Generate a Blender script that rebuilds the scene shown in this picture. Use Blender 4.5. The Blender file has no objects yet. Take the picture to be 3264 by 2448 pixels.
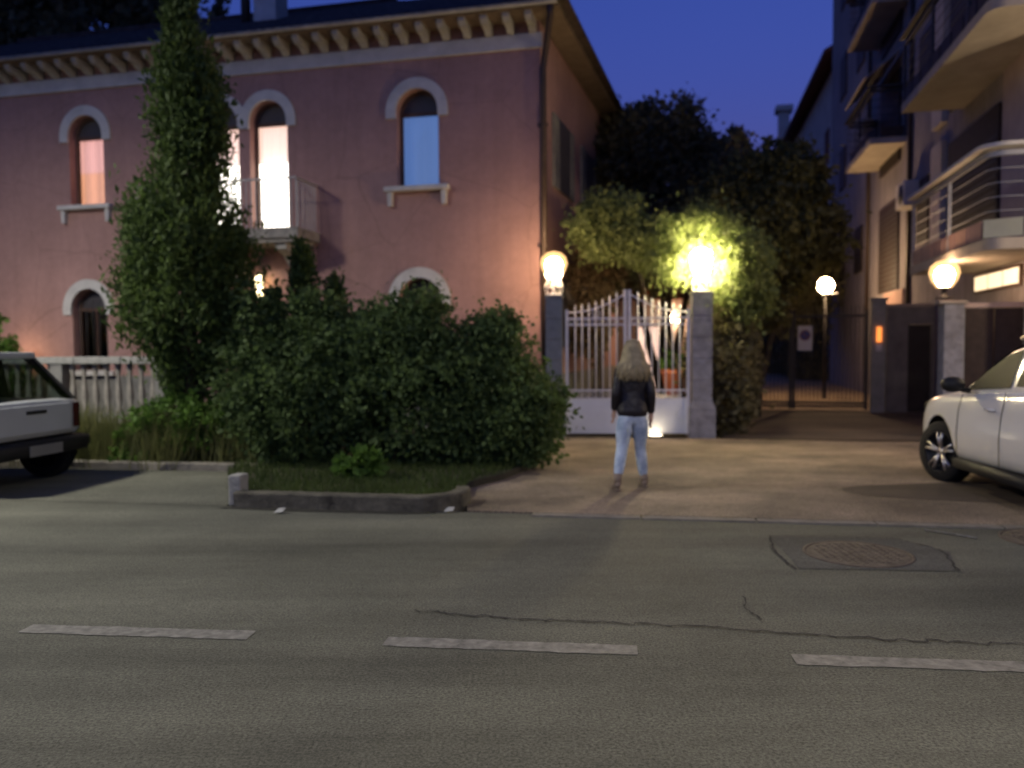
import bpy, bmesh, math, random
import numpy as np
from mathutils import Vector, Matrix, Euler
R = math.radians
random.seed(7); rng = np.random.default_rng(7)
sc = bpy.context.scene
K = 0.15        # the picture is exposed for dusk: every light and the sky are this much weaker, exposure = log2(1/K)
COL = sc.collection

# ------------------------------------------------------------------ materials
def _new(name):
    m = bpy.data.materials.new(name); m.use_nodes = True
    nt = m.node_tree; b = nt.nodes['Principled BSDF']
    return m, nt, b

def mat(name, col, rough=0.7, var=0.25, scale=3.0, bump=0.0, bscale=40.0, metal=0.0, spec=0.3, detail=5.0, col2=None, coat=0.0):
    """procedural material: base colour varied by two octaves of noise, optional bump"""
    m, nt, b = _new(name); N = nt.nodes; L = nt.links
    tc = N.new('ShaderNodeTexCoord')
    nz = N.new('ShaderNodeTexNoise'); nz.inputs['Scale'].default_value = scale; nz.inputs['Detail'].default_value = detail
    nz.inputs['Roughness'].default_value = 0.62
    L.new(tc.outputs['Object'], nz.inputs['Vector'])
    rp = N.new('ShaderNodeValToRGB')
    c = np.array(col); c2 = np.array(col2) if col2 is not None else c*(1+var)
    lo = c*(1-var)
    rp.color_ramp.elements[0].color = (*lo, 1); rp.color_ramp.elements[0].position = 0.3
    rp.color_ramp.elements[1].color = (*np.minimum(c2, 1), 1); rp.color_ramp.elements[1].position = 0.7
    L.new(nz.outputs['Fac'], rp.inputs['Fac']); L.new(rp.outputs['Color'], b.inputs['Base Color'])
    b.inputs['Roughness'].default_value = rough; b.inputs['Metallic'].default_value = metal
    b.inputs['Specular IOR Level'].default_value = spec
    if coat: b.inputs['Coat Weight'].default_value = coat; b.inputs['Coat Roughness'].default_value = 0.08
    if bump:
        n2 = N.new('ShaderNodeTexNoise'); n2.inputs['Scale'].default_value = bscale; n2.inputs['Detail'].default_value = 4
        L.new(tc.outputs['Object'], n2.inputs['Vector'])
        bp = N.new('ShaderNodeBump'); bp.inputs['Strength'].default_value = bump; bp.inputs['Distance'].default_value = 0.02
        L.new(n2.outputs['Fac'], bp.inputs['Height']); L.new(bp.outputs['Normal'], b.inputs['Normal'])
    return m

def emit(name, col, s, base=(0.8, 0.8, 0.8), folds=0.0):
    s = s*K
    m, nt, b = _new(name); N = nt.nodes; L = nt.links
    b.inputs['Base Color'].default_value = (*base, 1); b.inputs['Roughness'].default_value = 0.6
    b.inputs['Emission Color'].default_value = (*col, 1); b.inputs['Emission Strength'].default_value = s
    if folds:   # light and shade of curtain folds, painted as waves into the glow
        tc = N.new('ShaderNodeTexCoord'); w = N.new('ShaderNodeTexWave'); w.inputs['Scale'].default_value = 5.5
        w.inputs['Distortion'].default_value = 1.2; w.inputs['Detail'].default_value = 2
        L.new(tc.outputs['Object'], w.inputs['Vector'])
        mr = N.new('ShaderNodeMapRange'); mr.inputs['To Min'].default_value = s*(1-folds); mr.inputs['To Max'].default_value = s*(1+folds)
        L.new(w.outputs['Fac'], mr.inputs['Value']); L.new(mr.outputs['Result'], b.inputs['Emission Strength'])
    return m

def glass(name, tint=(0.6, 0.65, 0.65), mixf=0.25):
    m, nt, b = _new(name); N = nt.nodes; L = nt.links
    out = N['Material Output']
    tr = N.new('ShaderNodeBsdfTransparent'); tr.inputs['Color'].default_value = (*tint, 1)
    gl = N.new('ShaderNodeBsdfGlossy'); gl.inputs['Roughness'].default_value = 0.04; gl.inputs['Color'].default_value = (.9, .9, .9, 1)
    fr = N.new('ShaderNodeFresnel'); fr.inputs['IOR'].default_value = 1.5
    mx = N.new('ShaderNodeMixShader'); L.new(fr.outputs['Fac'], mx.inputs['Fac'])
    L.new(tr.outputs['BSDF'], mx.inputs[1]); L.new(gl.outputs['BSDF'], mx.inputs[2]); L.new(mx.outputs['Shader'], out.inputs['Surface'])
    N.remove(b)
    return m

def leafmat(name, c1, c2, trans=0.35):
    m, nt, b = _new(name); N = nt.nodes; L = nt.links
    tc = N.new('ShaderNodeTexCoord')
    nz = N.new('ShaderNodeTexNoise'); nz.inputs['Scale'].default_value = 1.6; nz.inputs['Detail'].default_value = 8; nz.inputs['Roughness'].default_value = 0.8
    L.new(tc.outputs['Object'], nz.inputs['Vector'])
    rp = N.new('ShaderNodeValToRGB'); rp.color_ramp.elements[0].position = 0.33; rp.color_ramp.elements[1].position = 0.68
    rp.color_ramp.elements[0].color = (*c1, 1); rp.color_ramp.elements[1].color = (*c2, 1)
    L.new(nz.outputs['Fac'], rp.inputs['Fac']); L.new(rp.outputs['Color'], b.inputs['Base Color'])
    b.inputs['Roughness'].default_value = 0.65; b.inputs['Specular IOR Level'].default_value = 0.2
    tl = N.new('ShaderNodeBsdfTranslucent'); L.new(rp.outputs['Color'], tl.inputs['Color'])
    mx = N.new('ShaderNodeMixShader'); mx.inputs['Fac'].default_value = trans
    L.new(b.outputs['BSDF'], mx.inputs[1]); L.new(tl.outputs['BSDF'], mx.inputs[2])
    L.new(mx.outputs['Shader'], N['Material Output'].inputs['Surface'])
    return m

def asphalt(name, c, speck=0.5, rough=0.85, patchs=0.35, run=(.16, 1.2, 1)):
    """asphalt: fine aggregate speckle, broad worn bands and small stains"""
    m, nt, b = _new(name); N = nt.nodes; L = nt.links
    tc = N.new('ShaderNodeTexCoord')
    def noise(s, d, vec=None, r=.6):
        n = N.new('ShaderNodeTexNoise'); n.inputs['Scale'].default_value = s; n.inputs['Detail'].default_value = d; n.inputs['Roughness'].default_value = r
        L.new(vec if vec else tc.outputs['Object'], n.inputs['Vector']); return n.outputs['Fac']
    mp = N.new('ShaderNodeMapping'); mp.inputs['Rotation'].default_value = (0, 0, R(9)); mp.inputs['Scale'].default_value = run
    L.new(tc.outputs['Object'], mp.inputs['Vector'])
    streak = noise(1.0, 5, mp.outputs['Vector']); blot = noise(.7, 6); fine = noise(70, 4, r=.8); mid = noise(14, 5)
    def mr(f, a, bb, lo=.3, hi=.7):
        x = N.new('ShaderNodeMapRange'); x.inputs['From Min'].default_value = lo; x.inputs['From Max'].default_value = hi
        x.inputs['To Min'].default_value = a; x.inputs['To Max'].default_value = bb; L.new(f, x.inputs['Value']); return x.outputs['Result']
    def mul(a, bb):
        x = N.new('ShaderNodeMath'); x.operation = 'MULTIPLY'; L.new(a, x.inputs[0]); L.new(bb, x.inputs[1]); return x.outputs[0]
    f = mul(mul(mr(streak, 1-patchs, 1+patchs), mr(blot, 1-patchs*.6, 1+patchs*.6)), mul(mr(fine, 1-speck, 1+speck, .34, .66), mr(mid, .9, 1.1)))
    vm = N.new('ShaderNodeVectorMath'); vm.operation = 'SCALE'; vm.inputs[0].default_value = c; L.new(f, vm.inputs['Scale'])
    L.new(vm.outputs['Vector'], b.inputs['Base Color'])
    b.inputs['Roughness'].default_value = rough; b.inputs['Specular IOR Level'].default_value = 0.25
    bp = N.new('ShaderNodeBump'); bp.inputs['Strength'].default_value = .5; bp.inputs['Distance'].default_value = .008
    L.new(fine, bp.inputs['Height']); L.new(bp.outputs['Normal'], b.inputs['Normal'])
    return m

def weathered(name, c, rough=.92, streak=.16, patch=.16, z0=1.0):
    m, nt, b = _new(name); N = nt.nodes; L = nt.links
    tc = N.new('ShaderNodeTexCoord')
    def noise(sc_, d, scale=None, r=.6):
        n = N.new('ShaderNodeTexNoise'); n.inputs['Scale'].default_value = sc_; n.inputs['Detail'].default_value = d; n.inputs['Roughness'].default_value = r
        if scale:
            mp = N.new('ShaderNodeMapping'); mp.inputs['Scale'].default_value = scale; L.new(tc.outputs['Object'], mp.inputs['Vector']); L.new(mp.outputs['Vector'], n.inputs['Vector'])
        else: L.new(tc.outputs['Object'], n.inputs['Vector'])
        return n.outputs['Fac']
    def mr(f, a, bb, lo=.32, hi=.68):
        x = N.new('ShaderNodeMapRange'); x.inputs['From Min'].default_value = lo; x.inputs['From Max'].default_value = hi
        x.inputs['To Min'].default_value = a; x.inputs['To Max'].default_value = bb; L.new(f, x.inputs['Value']); return x.outputs['Result']
    def mul(a, bb):
        x = N.new('ShaderNodeMath'); x.operation = 'MULTIPLY'; L.new(a, x.inputs[0]); L.new(bb, x.inputs[1]); return x.outputs[0]
    f = mul(mul(mr(noise(1.0, 6, (5.5, 5.5, .22)), 1-streak, 1+streak*.6), mr(noise(.55, 7, None, .7), 1-patch, 1+patch)), mul(mr(noise(60, 4, None, .8), .86, 1.14), mr(noise(7, 6), .93, 1.07)))
    vo = N.new('ShaderNodeTexVoronoi'); vo.feature = 'DISTANCE_TO_EDGE'; vo.inputs['Scale'].default_value = .55
    nd = N.new('ShaderNodeTexNoise'); nd.inputs['Scale'].default_value = 2.2; nd.inputs['Detail'].default_value = 6
    va = N.new('ShaderNodeVectorMath'); va.operation = 'ADD'; L.new(tc.outputs['Object'], va.inputs[0]); L.new(nd.outputs['Color'], va.inputs[1]); L.new(va.outputs['Vector'], vo.inputs['Vector'])
    f = mul(f, mr(vo.outputs['Distance'], .80, 1, 0, .008))
    vm = N.new('ShaderNodeVectorMath'); vm.operation = 'SCALE'; vm.inputs[0].default_value = c; L.new(f, vm.inputs['Scale'])
    L.new(vm.outputs['Vector'], b.inputs['Base Color']); b.inputs['Roughness'].default_value = rough; b.inputs['Specular IOR Level'].default_value = .2
    bp = N.new('ShaderNodeBump'); bp.inputs['Strength'].default_value = .45; bp.inputs['Distance'].default_value = .012
    L.new(noise(34, 5), bp.inputs['Height']); L.new(bp.outputs['Normal'], b.inputs['Normal'])
    return m
def halo_mat(name, col, s, fac):
    """lantern shell: partly see-through, its own emission imitates the soft halo"""
    m, nt, b = _new(name); N = nt.nodes; L = nt.links
    e = N.new('ShaderNodeEmission'); e.inputs['Color'].default_value = (*col, 1); e.inputs['Strength'].default_value = s*K
    t = N.new('ShaderNodeBsdfTransparent'); x = N.new('ShaderNodeMixShader'); x.inputs['Fac'].default_value = fac
    L.new(t.outputs['BSDF'], x.inputs[1]); L.new(e.outputs['Emission'], x.inputs[2]); L.new(x.outputs['Shader'], N['Material Output'].inputs['Surface']); N.remove(b)
    return m
M = {}
M['asphalt'] = asphalt('asphalt', (.100, .100, .078), .6, patchs=.34)
M['lit_drive'] = asphalt('lit_drive', (.30, .22, .14), .6, run=(.8, .8, 1))
M['drive'] = asphalt('driveway', (.105, .082, .058), .4)
M['pave'] = asphalt('pavement', (.178, .140, .104), .85, patchs=.5, run=(.75, .95, 1))
M['earth'] = mat('earth', (.05, .045, .03), .95, .4, 2, .6, 25)
M['patch'] = asphalt('asphalt_patch', (.066, .067, .060), .5)
M['crack'] = mat('crack_tar', (.034, .033, .030), .95, .5, 12)
M['paint'] = mat('road_paint', (.175, .170, .150), .7, .45, 16, .2, 80, detail=8)
M['iron'] = mat('cast_iron', (.085, .068, .052), .75, .35, 9, .5, 60, spec=.3)
M['iron_lid'] = mat('rusty_lid', (.118, .096, .070), .85, .4, 12, .5, 60)
M['stucco'] = weathered('stucco', (.330, .194, .166), .92, .07, .15)
M['plinth'] = mat('plinth', (.17, .165, .15), .9, .25, 3, .4, 20)
M['white_stone'] = mat('white_stone', (.48, .46, .42), .85, .15, 3, .2, 30)
M['old_stone'] = mat('old_stone', (.23, .21, .18), .92, .35, 4, .5, 25)
M['corbel'] = mat('corbel', (.33, .315, .28), .85, .2, 4)
M['soffit'] = mat('soffit_wood', (.15, .11, .075), .85, .25, 5)
M['tile'] = mat('roof_tile', (.06, .045, .038), .95, .5, 5, .5, 20, spec=.1)
M['dark_metal'] = mat('dark_metal', (.03, .027, .025), .55, .2)
M['pipe'] = mat('copper_pipe', (.06, .04, .03), .5, .2, metal=.3)
M['frame_wood'] = mat('frame_wood', (.09, .05, .035), .7, .25, 8)
M['dark_panel'] = mat('dark_panel', (.055, .05, .055), .6, .2)
M['room'] = mat('dark_room', (.03, .03, .03), .9)
M['glass'] = glass('window_glass', (.75, .78, .8))
M['carglass'] = glass('car_glass', (.42, .47, .45))
M['darkglass'] = mat('dark_glass', (.010, .010, .010), .4, .1, spec=.02)
M['curtain_pink'] = emit('curtain_pink', (1.0, .47, .40), .74, base=(.25, .25, .25), folds=.22)
M['curtain_amber'] = emit('curtain_amber', (1.0, .42, .23), .72, base=(.25, .25, .25), folds=.3)
M['curtain_blue'] = emit('curtain_blue', (.20, .36, .85), .36, base=(.25, .25, .25), folds=.05)
M['room_light'] = emit('room_light', (1.0, .90, .76), 3.6)
M['room_upper'] = emit('room_upper', (1.0, .62, .48), .86)
M['white_iron'] = mat('white_iron', (.72, .70, .69), .5, .12, 6)
M['rail_iron'] = mat('rail_iron', (.30, .28, .28), .5, .15, 6)
M['white_panel'] = mat('white_panel', (.76, .78, .78), .5, .08, 2)
M['pillar_grey'] = mat('pillar_grey', (.24, .25, .235), .9, .2, 4, .4, 30)
M['pillar_mauve'] = mat('pillar_mauve', (.25, .235, .24), .9, .35, 5, .6, 18, col2=(.33, .32, .33))
M['globe'] = emit('globe', (1.0, .68, .39), 150)
M['globe_big'] = emit('globe_bright', (1.0, .82, .47), 460)
M['globe_far'] = emit('globe_far', (1.0, .66, .36), 150)
M['globe_garage'] = emit('globe_garage', (1.0, .64, .38), 80)
M['halo_shell'] = halo_mat('halo_shell', (1.0, .55, .22), 2.2, .36)
M['lantern'] = emit('lantern', (1.0, .78, .40), 9)
M['garden_glow'] = emit('garden_glow', (1.0, .66, .38), 55)
M['strip_glow'] = emit('transom_glow', (1.0, .72, .42), 1.0)
M['orange_lens'] = emit('orange_lens', (1.0, .26, .05), 1.3, base=(.6, .2, .05))
M['spill_glow'] = emit('spill_glow', (1.0, .82, .55), 7)
M['bark'] = mat('bark', (.05, .04, .03), .95, .35, 8, .8, 20)
M['leaf_cypress'] = leafmat('leaf_cypress', (.028, .048, .015), (.110, .165, .042), .35)
M['leaf_bush'] = leafmat('leaf_bush', (.028, .052, .018), (.125, .185, .060), .4)
M['leaf_tree'] = leafmat('leaf_tree', (.075, .078, .03), (.19, .18, .07), .4)
M['leaf_dark'] = leafmat('leaf_dark', (.095, .088, .046), (.20, .18, .095), .4)
M['leaf_gold'] = leafmat('leaf_gold', (.095, .12, .04), (.29, .345, .12), .45)
M['leaf_rust'] = leafmat('leaf_rust', (.08, .066, .032), (.17, .11, .06), .35)
M['leaf_light'] = leafmat('leaf_light', (.06, .12, .02), (.12, .22, .04), .4)
M['grass'] = leafmat('grass_blade', (.035, .055, .014), (.075, .105, .028), .35)
M['weed'] = leafmat('weed_blade', (.07, .085, .028), (.17, .17, .065), .35)
M['apt'] = weathered('apartment_render', (.27, .24, .24), .92, .2, .2)
M['apt_pink'] = mat('apartment_pink', (.42, .33, .30), .9, .12, 2)
M['apt_white'] = mat('apartment_white', (.50, .47, .43), .85, .12, 2)
M['slab'] = mat('balcony_slab', (.35, .30, .24), .9, .15, 2)
M['panel_pink'] = mat('panel_pink', (.34, .21, .17), .8, .1, 3)
M['panel_cream'] = mat('panel_cream', (.52, .50, .34), .8, .1, 3)
M['railing_metal'] = mat('railing_metal', (.30, .30, .31), .45, .1, metal=.2)
M['handrail'] = mat('handrail_board', (.50, .47, .42), .6, .12, 4)
M['shutter'] = mat('shutter_wood', (.035, .022, .018), .7, .3, 9)
M['far_wall'] = mat('far_wall', (.46, .40, .35), .9, .15, 1.5)
M['far_roof'] = mat('far_roof', (.14, .06, .04), .9, .3, 2)
M['car_white'] = mat('car_white', (.70, .69, .66), .28, .03, 2, coat=.7, spec=.5)
M['car_grey'] = mat('car_pale', (.38, .40, .40), .4, .06, 2, coat=.4, spec=.5)
M['black_plastic'] = mat('black_plastic', (.012, .012, .012), .6, .2)
M['tyre'] = mat('tyre', (.010, .010, .010), .85, .3, 20)
M['alloy'] = mat('alloy', (.52, .50, .48), .3, .08, metal=.85)
M['rim_dark'] = mat('rim_dark', (.02, .02, .02), .5, .1, metal=.3)
M['plate'] = mat('number_plate', (.16, .16, .15), .5, .1)
M['jeans'] = mat('jeans', (.24, .33, .48), .9, .30, 7, .5, 40, col2=(.56, .64, .72))
M['jacket'] = mat('leather_jacket', (.014, .011, .012), .5, .4, 9, 1.0, 14, spec=.4)
M['hair'] = mat('blond_hair', (.33, .265, .15), .6, .3, 14, .4, 60)
M['skin'] = mat('skin', (.45, .28, .20), .6, .08)
M['shoe'] = mat('shoe', (.20, .15, .11), .6, .2)
M['terracotta'] = mat('terracotta', (.42, .14, .07), .85, .15, 5)
M['sign_white'] = mat('sign_white', (.55, .54, .55), .5, .08)
M['sign_red'] = mat('sign_red', (.20, .07, .07), .5, .08)
M['sign_blue'] = mat('sign_blue', (.05, .07, .25), .5, .08)
M['sign_ink'] = mat('sign_ink', (.06, .06, .07), .6, .08)
M['tail_red'] = mat('tail_lens', (.06, .012, .012), .25, .1)
M['paper'] = mat('paper', (.36, .36, .33), .8, .1)
M['kerb_dark'] = mat('kerb_dark', (.062, .056, .044), .95, .45, 5, .5, 30, col2=(.13, .12, .09))
M['gutter'] = asphalt('gutter_dark', (.030, .028, .023), .5)
M['kerb'] = mat('kerb_stone', (.165, .150, .125), .9, .3, 5, .5, 30)
M['block'] = mat('stone_block', (.27, .265, .24), .9, .25, 6, .5, 25)

# ------------------------------------------------------------------ mesh builder
class MB:
    def __init__(s): s.v = []; s.f = []; s.m = []; s.sm = []
    def add(s, vs, fs, mi=0, smooth=False):
        o = len(s.v); s.v += [tuple(map(float, p)) for p in vs]
        for f in fs: s.f.append([i+o for i in f]); s.m.append(mi); s.sm.append(smooth)
        return s
    def box(s, c, d, rz=0, mi=0, bev=0.0):
        x, y, z = d[0]/2, d[1]/2, d[2]/2
        if bev <= 0:
            P = [(-x,-y,-z),(x,-y,-z),(x,y,-z),(-x,y,-z),(-x,-y,z),(x,-y,z),(x,y,z),(-x,y,z)]
            Fs = [(0,3,2,1),(4,5,6,7),(0,1,5,4),(1,2,6,5),(2,3,7,6),(3,0,4,7)]
        else:
            bm = bmesh.new(); bmesh.ops.create_cube(bm, size=1)
            bmesh.ops.scale(bm, vec=d, verts=bm.verts)
            bmesh.ops.bevel(bm, geom=bm.edges[:], offset=bev, segments=2, affect='EDGES', profile=.6)
            bm.verts.index_update(); P = [tuple(v.co) for v in bm.verts]; Fs = [[v.index for v in f.verts] for f in bm.faces]; bm.free()
        ca, sa = math.cos(rz), math.sin(rz)
        return s.add([(c[0]+p[0]*ca-p[1]*sa, c[1]+p[0]*sa+p[1]*ca, c[2]+p[2]) for p in P], Fs, mi)
    def bb(s, a, b, mi=0, bev=0.0):
        return s.box([(a[i]+b[i])/2 for i in range(3)], [abs(b[i]-a[i]) for i in range(3)], 0, mi, bev)
    def prism(s, poly, z0, z1, mi=0):
        n = len(poly)
        a = sum(poly[i][0]*poly[(i+1)%n][1]-poly[(i+1)%n][0]*poly[i][1] for i in range(n))
        if a < 0: poly = poly[::-1]
        vs = [(p[0], p[1], z0) for p in poly]+[(p[0], p[1], z1) for p in poly]
        fs = [tuple(range(n-1, -1, -1)), tuple(range(n, 2*n))]+[(i, (i+1)%n, n+(i+1)%n, n+i) for i in range(n)]
        return s.add(vs, fs, mi)
    def prism_y(s, poly, y0, y1, mi=0):          # polygon in x,z pushed along y
        n = len(poly)
        a = sum(poly[i][0]*poly[(i+1)%n][1]-poly[(i+1)%n][0]*poly[i][1] for i in range(n))
        if a < 0: poly = poly[::-1]
        vs = [(p[0], y0, p[1]) for p in poly]+[(p[0], y1, p[1]) for p in poly]
        fs = [tuple(range(n)), tuple(range(2*n-1, n-1, -1))]+[(i, n+i, n+(i+1)%n, (i+1)%n) for i in range(n)]
        return s.add(vs, fs, mi)
    def tube(s, pts, rad, n=8, mi=0, cap=True, smooth=True):
        pts = [Vector(p) for p in pts]; rs = rad if hasattr(rad, '__len__') else [rad]*len(pts)
        vs = []; fs = []; prev = None
        for i, p in enumerate(pts):
            t = (pts[min(i+1, len(pts)-1)]-pts[max(i-1, 0)])
            t = t.normalized() if t.length > 1e-9 else Vector((0, 0, 1))
            a = Vector((0, 0, 1)) if abs(t.z) < .9 else Vector((1, 0, 0))
            if prev is not None:
                b1 = (prev-t*prev.dot(t)); b1 = b1.normalized() if b1.length > 1e-6 else t.cross(a).normalized()
            else: b1 = t.cross(a).normalized()
            prev = b1; b2 = t.cross(b1)
            for k in range(n):
                an = 2*math.pi*k/n; vs.append(p+(b1*math.cos(an)+b2*math.sin(an))*rs[i])
        for i in range(len(pts)-1):
            for k in range(n): fs.append((i*n+k, i*n+(k+1)%n, (i+1)*n+(k+1)%n, (i+1)*n+k))
        if cap: fs += [tuple(range(n-1, -1, -1)), tuple(range((len(pts)-1)*n, len(pts)*n))]
        return s.add(vs, fs, mi, smooth)
    def lathe(s, prof, c=(0, 0, 0), n=20, mi=0, axis='z', smooth=True):
        vs = []; fs = []
        for (r, z) in prof:
            for k in range(n):
                a = 2*math.pi*k/n; p = (r*math.cos(a), r*math.sin(a), z)
                if axis == 'y': p = (p[0], p[2], p[1])
                vs.append((c[0]+p[0], c[1]+p[1], c[2]+p[2]))
        for i in range(len(prof)-1):
            for k in range(n):
                q = (i*n+k, i*n+(k+1)%n, (i+1)*n+(k+1)%n, (i+1)*n+k); fs.append(q if axis == 'z' else q[::-1])
        return s.add(vs, fs, mi, smooth)
    def ball(s, c, r, n=16, mi=0):
        rr = r if hasattr(r, '__len__') else (r, r, r)
        vs = []; fs = []; h = n//2
        for i in range(h+1):
            t = math.pi*i/h
            for k in range(n):
                a = 2*math.pi*k/n; vs.append((c[0]+rr[0]*math.sin(t)*math.cos(a), c[1]+rr[1]*math.sin(t)*math.sin(a), c[2]-rr[2]*math.cos(t)))
        for i in range(h):
            for k in range(n): fs.append((i*n+k, i*n+(k+1)%n, (i+1)*n+(k+1)%n, (i+1)*n+k))
        return s.add(vs, fs, mi, True)
    def build(s, name, mats, parent=None, loc=None, rz=None, fixn=False):
        me = bpy.data.meshes.new(name); me.from_pydata(s.v, [], s.f); me.update()
        for m in (mats if isinstance(mats, (list, tuple)) else [mats]): me.materials.append(m)
        me.polygons.foreach_set('material_index', s.m); me.polygons.foreach_set('use_smooth', s.sm)
        bm = bmesh.new(); bm.from_mesh(me); bmesh.ops.remove_doubles(bm, verts=bm.verts, dist=1e-5)
        if fixn: bmesh.ops.recalc_face_normals(bm, faces=bm.faces)
        bm.to_mesh(me); bm.free()
        return link(name, me, parent, loc, rz)

def link(name, me, parent=None, loc=None, rz=None):
    o = bpy.data.objects.new(name, me); COL.objects.link(o)
    if parent is not None: o.parent = parent
    if loc is not None: o.location = loc
    if rz is not None: o.rotation_euler = (0, 0, rz)
    return o
def tag(o, label, cat, group=None, kind=None):
    o['label'] = label; o['category'] = cat
    if group: o['group'] = group
    if kind: o['kind'] = kind
    return o
def thing(name, label, cat, loc=(0, 0, 0), rz=0, group=None):
    o = bpy.data.objects.new(name, None); COL.objects.link(o); o.location = loc; o.rotation_euler = (0, 0, rz); o.empty_display_size = .2
    return tag(o, label, cat, group)
def struct(o, kind='structure'): o['kind'] = kind; return o
def copy_tree(o, parent=None):
    c = o.copy(); COL.objects.link(c)
    if parent is not None: c.parent = parent
    for ch in [x for x in bpy.data.objects if x.parent == o]: copy_tree(ch, c)
    return c
def evaluated(o):
    bpy.context.view_layer.update()
    dg = bpy.context.evaluated_depsgraph_get()
    return bpy.data.meshes.new_from_object(o.evaluated_get(dg))
def bake(o):
    """apply the object's modifiers"""
    me = evaluated(o); o.modifiers.clear(); o.data = me; return o
def lights(kind, name, loc, energy, col, radius=.1, parent=None, size=None, blend=.5, rot=None):
    d = bpy.data.lights.new(name, kind); d.energy = energy*K; d.color = col; d.shadow_soft_size = radius
    if kind == 'SPOT': d.spot_size = R(size); d.spot_blend = blend
    o = bpy.data.objects.new(name, d); COL.objects.link(o); o.location = loc
    if rot: o.rotation_euler = rot
    if parent: o.parent = parent
    return o

# ------------------------------------------------------------------ foliage
def leaf_mesh(name, pts, nrm, size, m, parent, elong=1.7, hang=0.0, smin=.4, smax=1.65):
    """a leaf (two triangles, folded a little) at each point"""
    n = len(pts)
    d = rng.normal(size=(n, 3)); d[:, 2] -= hang*2.0 if hang > 0 else hang*2.0
    d += nrm*.6
    d /= np.linalg.norm(d, axis=1)[:, None]+1e-9
    e = rng.normal(size=(n, 3)); w = np.cross(d, e); w /= np.linalg.norm(w, axis=1)[:, None]+1e-9
    up = np.cross(w, d)
    s = (rng.uniform(smin, smax, n)*size)[:, None]
    a = pts; b = pts+d*s*elong*.55+w*s*.5+up*s*.12; c = pts+d*s*elong; e2 = pts+d*s*elong*.55-w*s*.5+up*s*.12
    V = np.stack([a, b, c, e2], 1).reshape(-1, 3)
    F = np.arange(n*4).reshape(n, 4)
    me = bpy.data.meshes.new(name)
    me.vertices.add(len(V)); me.vertices.foreach_set('co', V.astype(np.float32).ravel())
    me.loops.add(n*4); me.loops.foreach_set('vertex_index', F.ravel().astype(np.int32))
    me.polygons.add(n); me.polygons.foreach_set('loop_start', (np.arange(n)*4).astype(np.int32)); me.polygons.foreach_set('loop_total', np.full(n, 4, np.int32))
    me.update(calc_edges=True); me.validate()
    me.materials.append(m)
    return link(name, me, parent)

def blob_points(blobs, n, clump=.22, per=34, inner=.5):
    """points gathered in clumps near the surface of several ellipsoids -> uneven outline with gaps"""
    vol = np.array([b[1][0]*b[1][1]*b[1][2] for b in blobs])**.67; vol /= vol.sum()
    P = []; Nn = []
    nc = max(1, n//per)
    which = rng.choice(len(blobs), nc, p=vol)
    for k in which:
        c, r = np.array(blobs[k][0]), np.array(blobs[k][1])
        d = rng.normal(size=3); d /= np.linalg.norm(d)
        stray = rng.random() < .07            # a shoot standing out of the outline
        rad = rng.uniform(1.02, 1.22) if stray else rng.uniform(inner, 1.02)**.6
        if stray: d[2] = abs(d[2])
        cc = c+d*r*rad
        sz = clump*(rng.uniform(.25, .45) if stray else rng.uniform(.5, 1.3))
        q = rng.normal(size=(per, 3))*sz*np.array([1, 1, .9])*.6
        P.append(cc+q); Nn.append(np.tile(d, (per, 1)))
    return np.concatenate(P), np.concatenate(Nn)

def trunk(name, base, tops, r0, parent, wiggle=.08):
    b = MB(); base = Vector(base)
    for i, t in enumerate(tops):
        t = Vector(t); pts = []; rs = []
        for k in range(7):
            f = k/6; p = base.lerp(t, f)
            if 0 < k < 6: p += Vector((random.uniform(-1, 1), random.uniform(-1, 1), 0))*wiggle
            pts.append(p); rs.append(r0*(1-.8*f)*(1 if i == 0 else .7)+.008)
        b.tube(pts, rs, 8)
    return b.build(name, M['bark'], parent)

def plant(name, label, cat, loc, blobs, n, size, m, tops, r0, hang=0., clump=.22, group=None, crown='crown', inner=.5, elong=1.7, per=34, floor=None, keep=None):
    t = thing(name, label, cat, loc, 0, group)
    P, Nn = blob_points(blobs, n, clump, per, inner)
    if floor is not None:
        k = P[:, 2] > floor; P, Nn = P[k], Nn[k]
    if keep is not None:
        k = keep(P); P, Nn = P[k], Nn[k]
    leaf_mesh(crown, P, Nn, size, m, t, elong, hang)
    if tops: trunk('trunk' if crown == 'crown' else 'stems', (0, 0, -.05), tops, r0, t)
    return t

def blades(name, pts, h, w, m, parent=None, lean=.35, loc=None):
    n = len(pts); pts = np.asarray(pts, float)
    hh = (rng.uniform(.5, 1.2, n)*h)[:, None]; a = rng.uniform(0, 2*np.pi, n)
    wv = np.stack([np.cos(a), np.sin(a), np.zeros(n)], 1)*w*.5
    ln = rng.normal(size=(n, 3))*lean; ln[:, 2] = 1; ln /= np.linalg.norm(ln, axis=1)[:, None]
    mid = pts+ln*hh*.6; tip = pts+ln*hh; tip[:, :2] += rng.normal(size=(n, 2))*lean*hh*.35
    V = np.stack([pts-wv, pts+wv, mid+wv*.7, mid-wv*.7, tip], 1).reshape(-1, 3)
    F = []
    for i in range(n): o = i*5; F += [(o, o+1, o+2, o+3), (o+3, o+2, o+4)]
    me = bpy.data.meshes.new(name); me.from_pydata(V.tolist(), [], F); me.update(); me.materials.append(m)
    return link(name, me, parent, loc)

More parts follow.
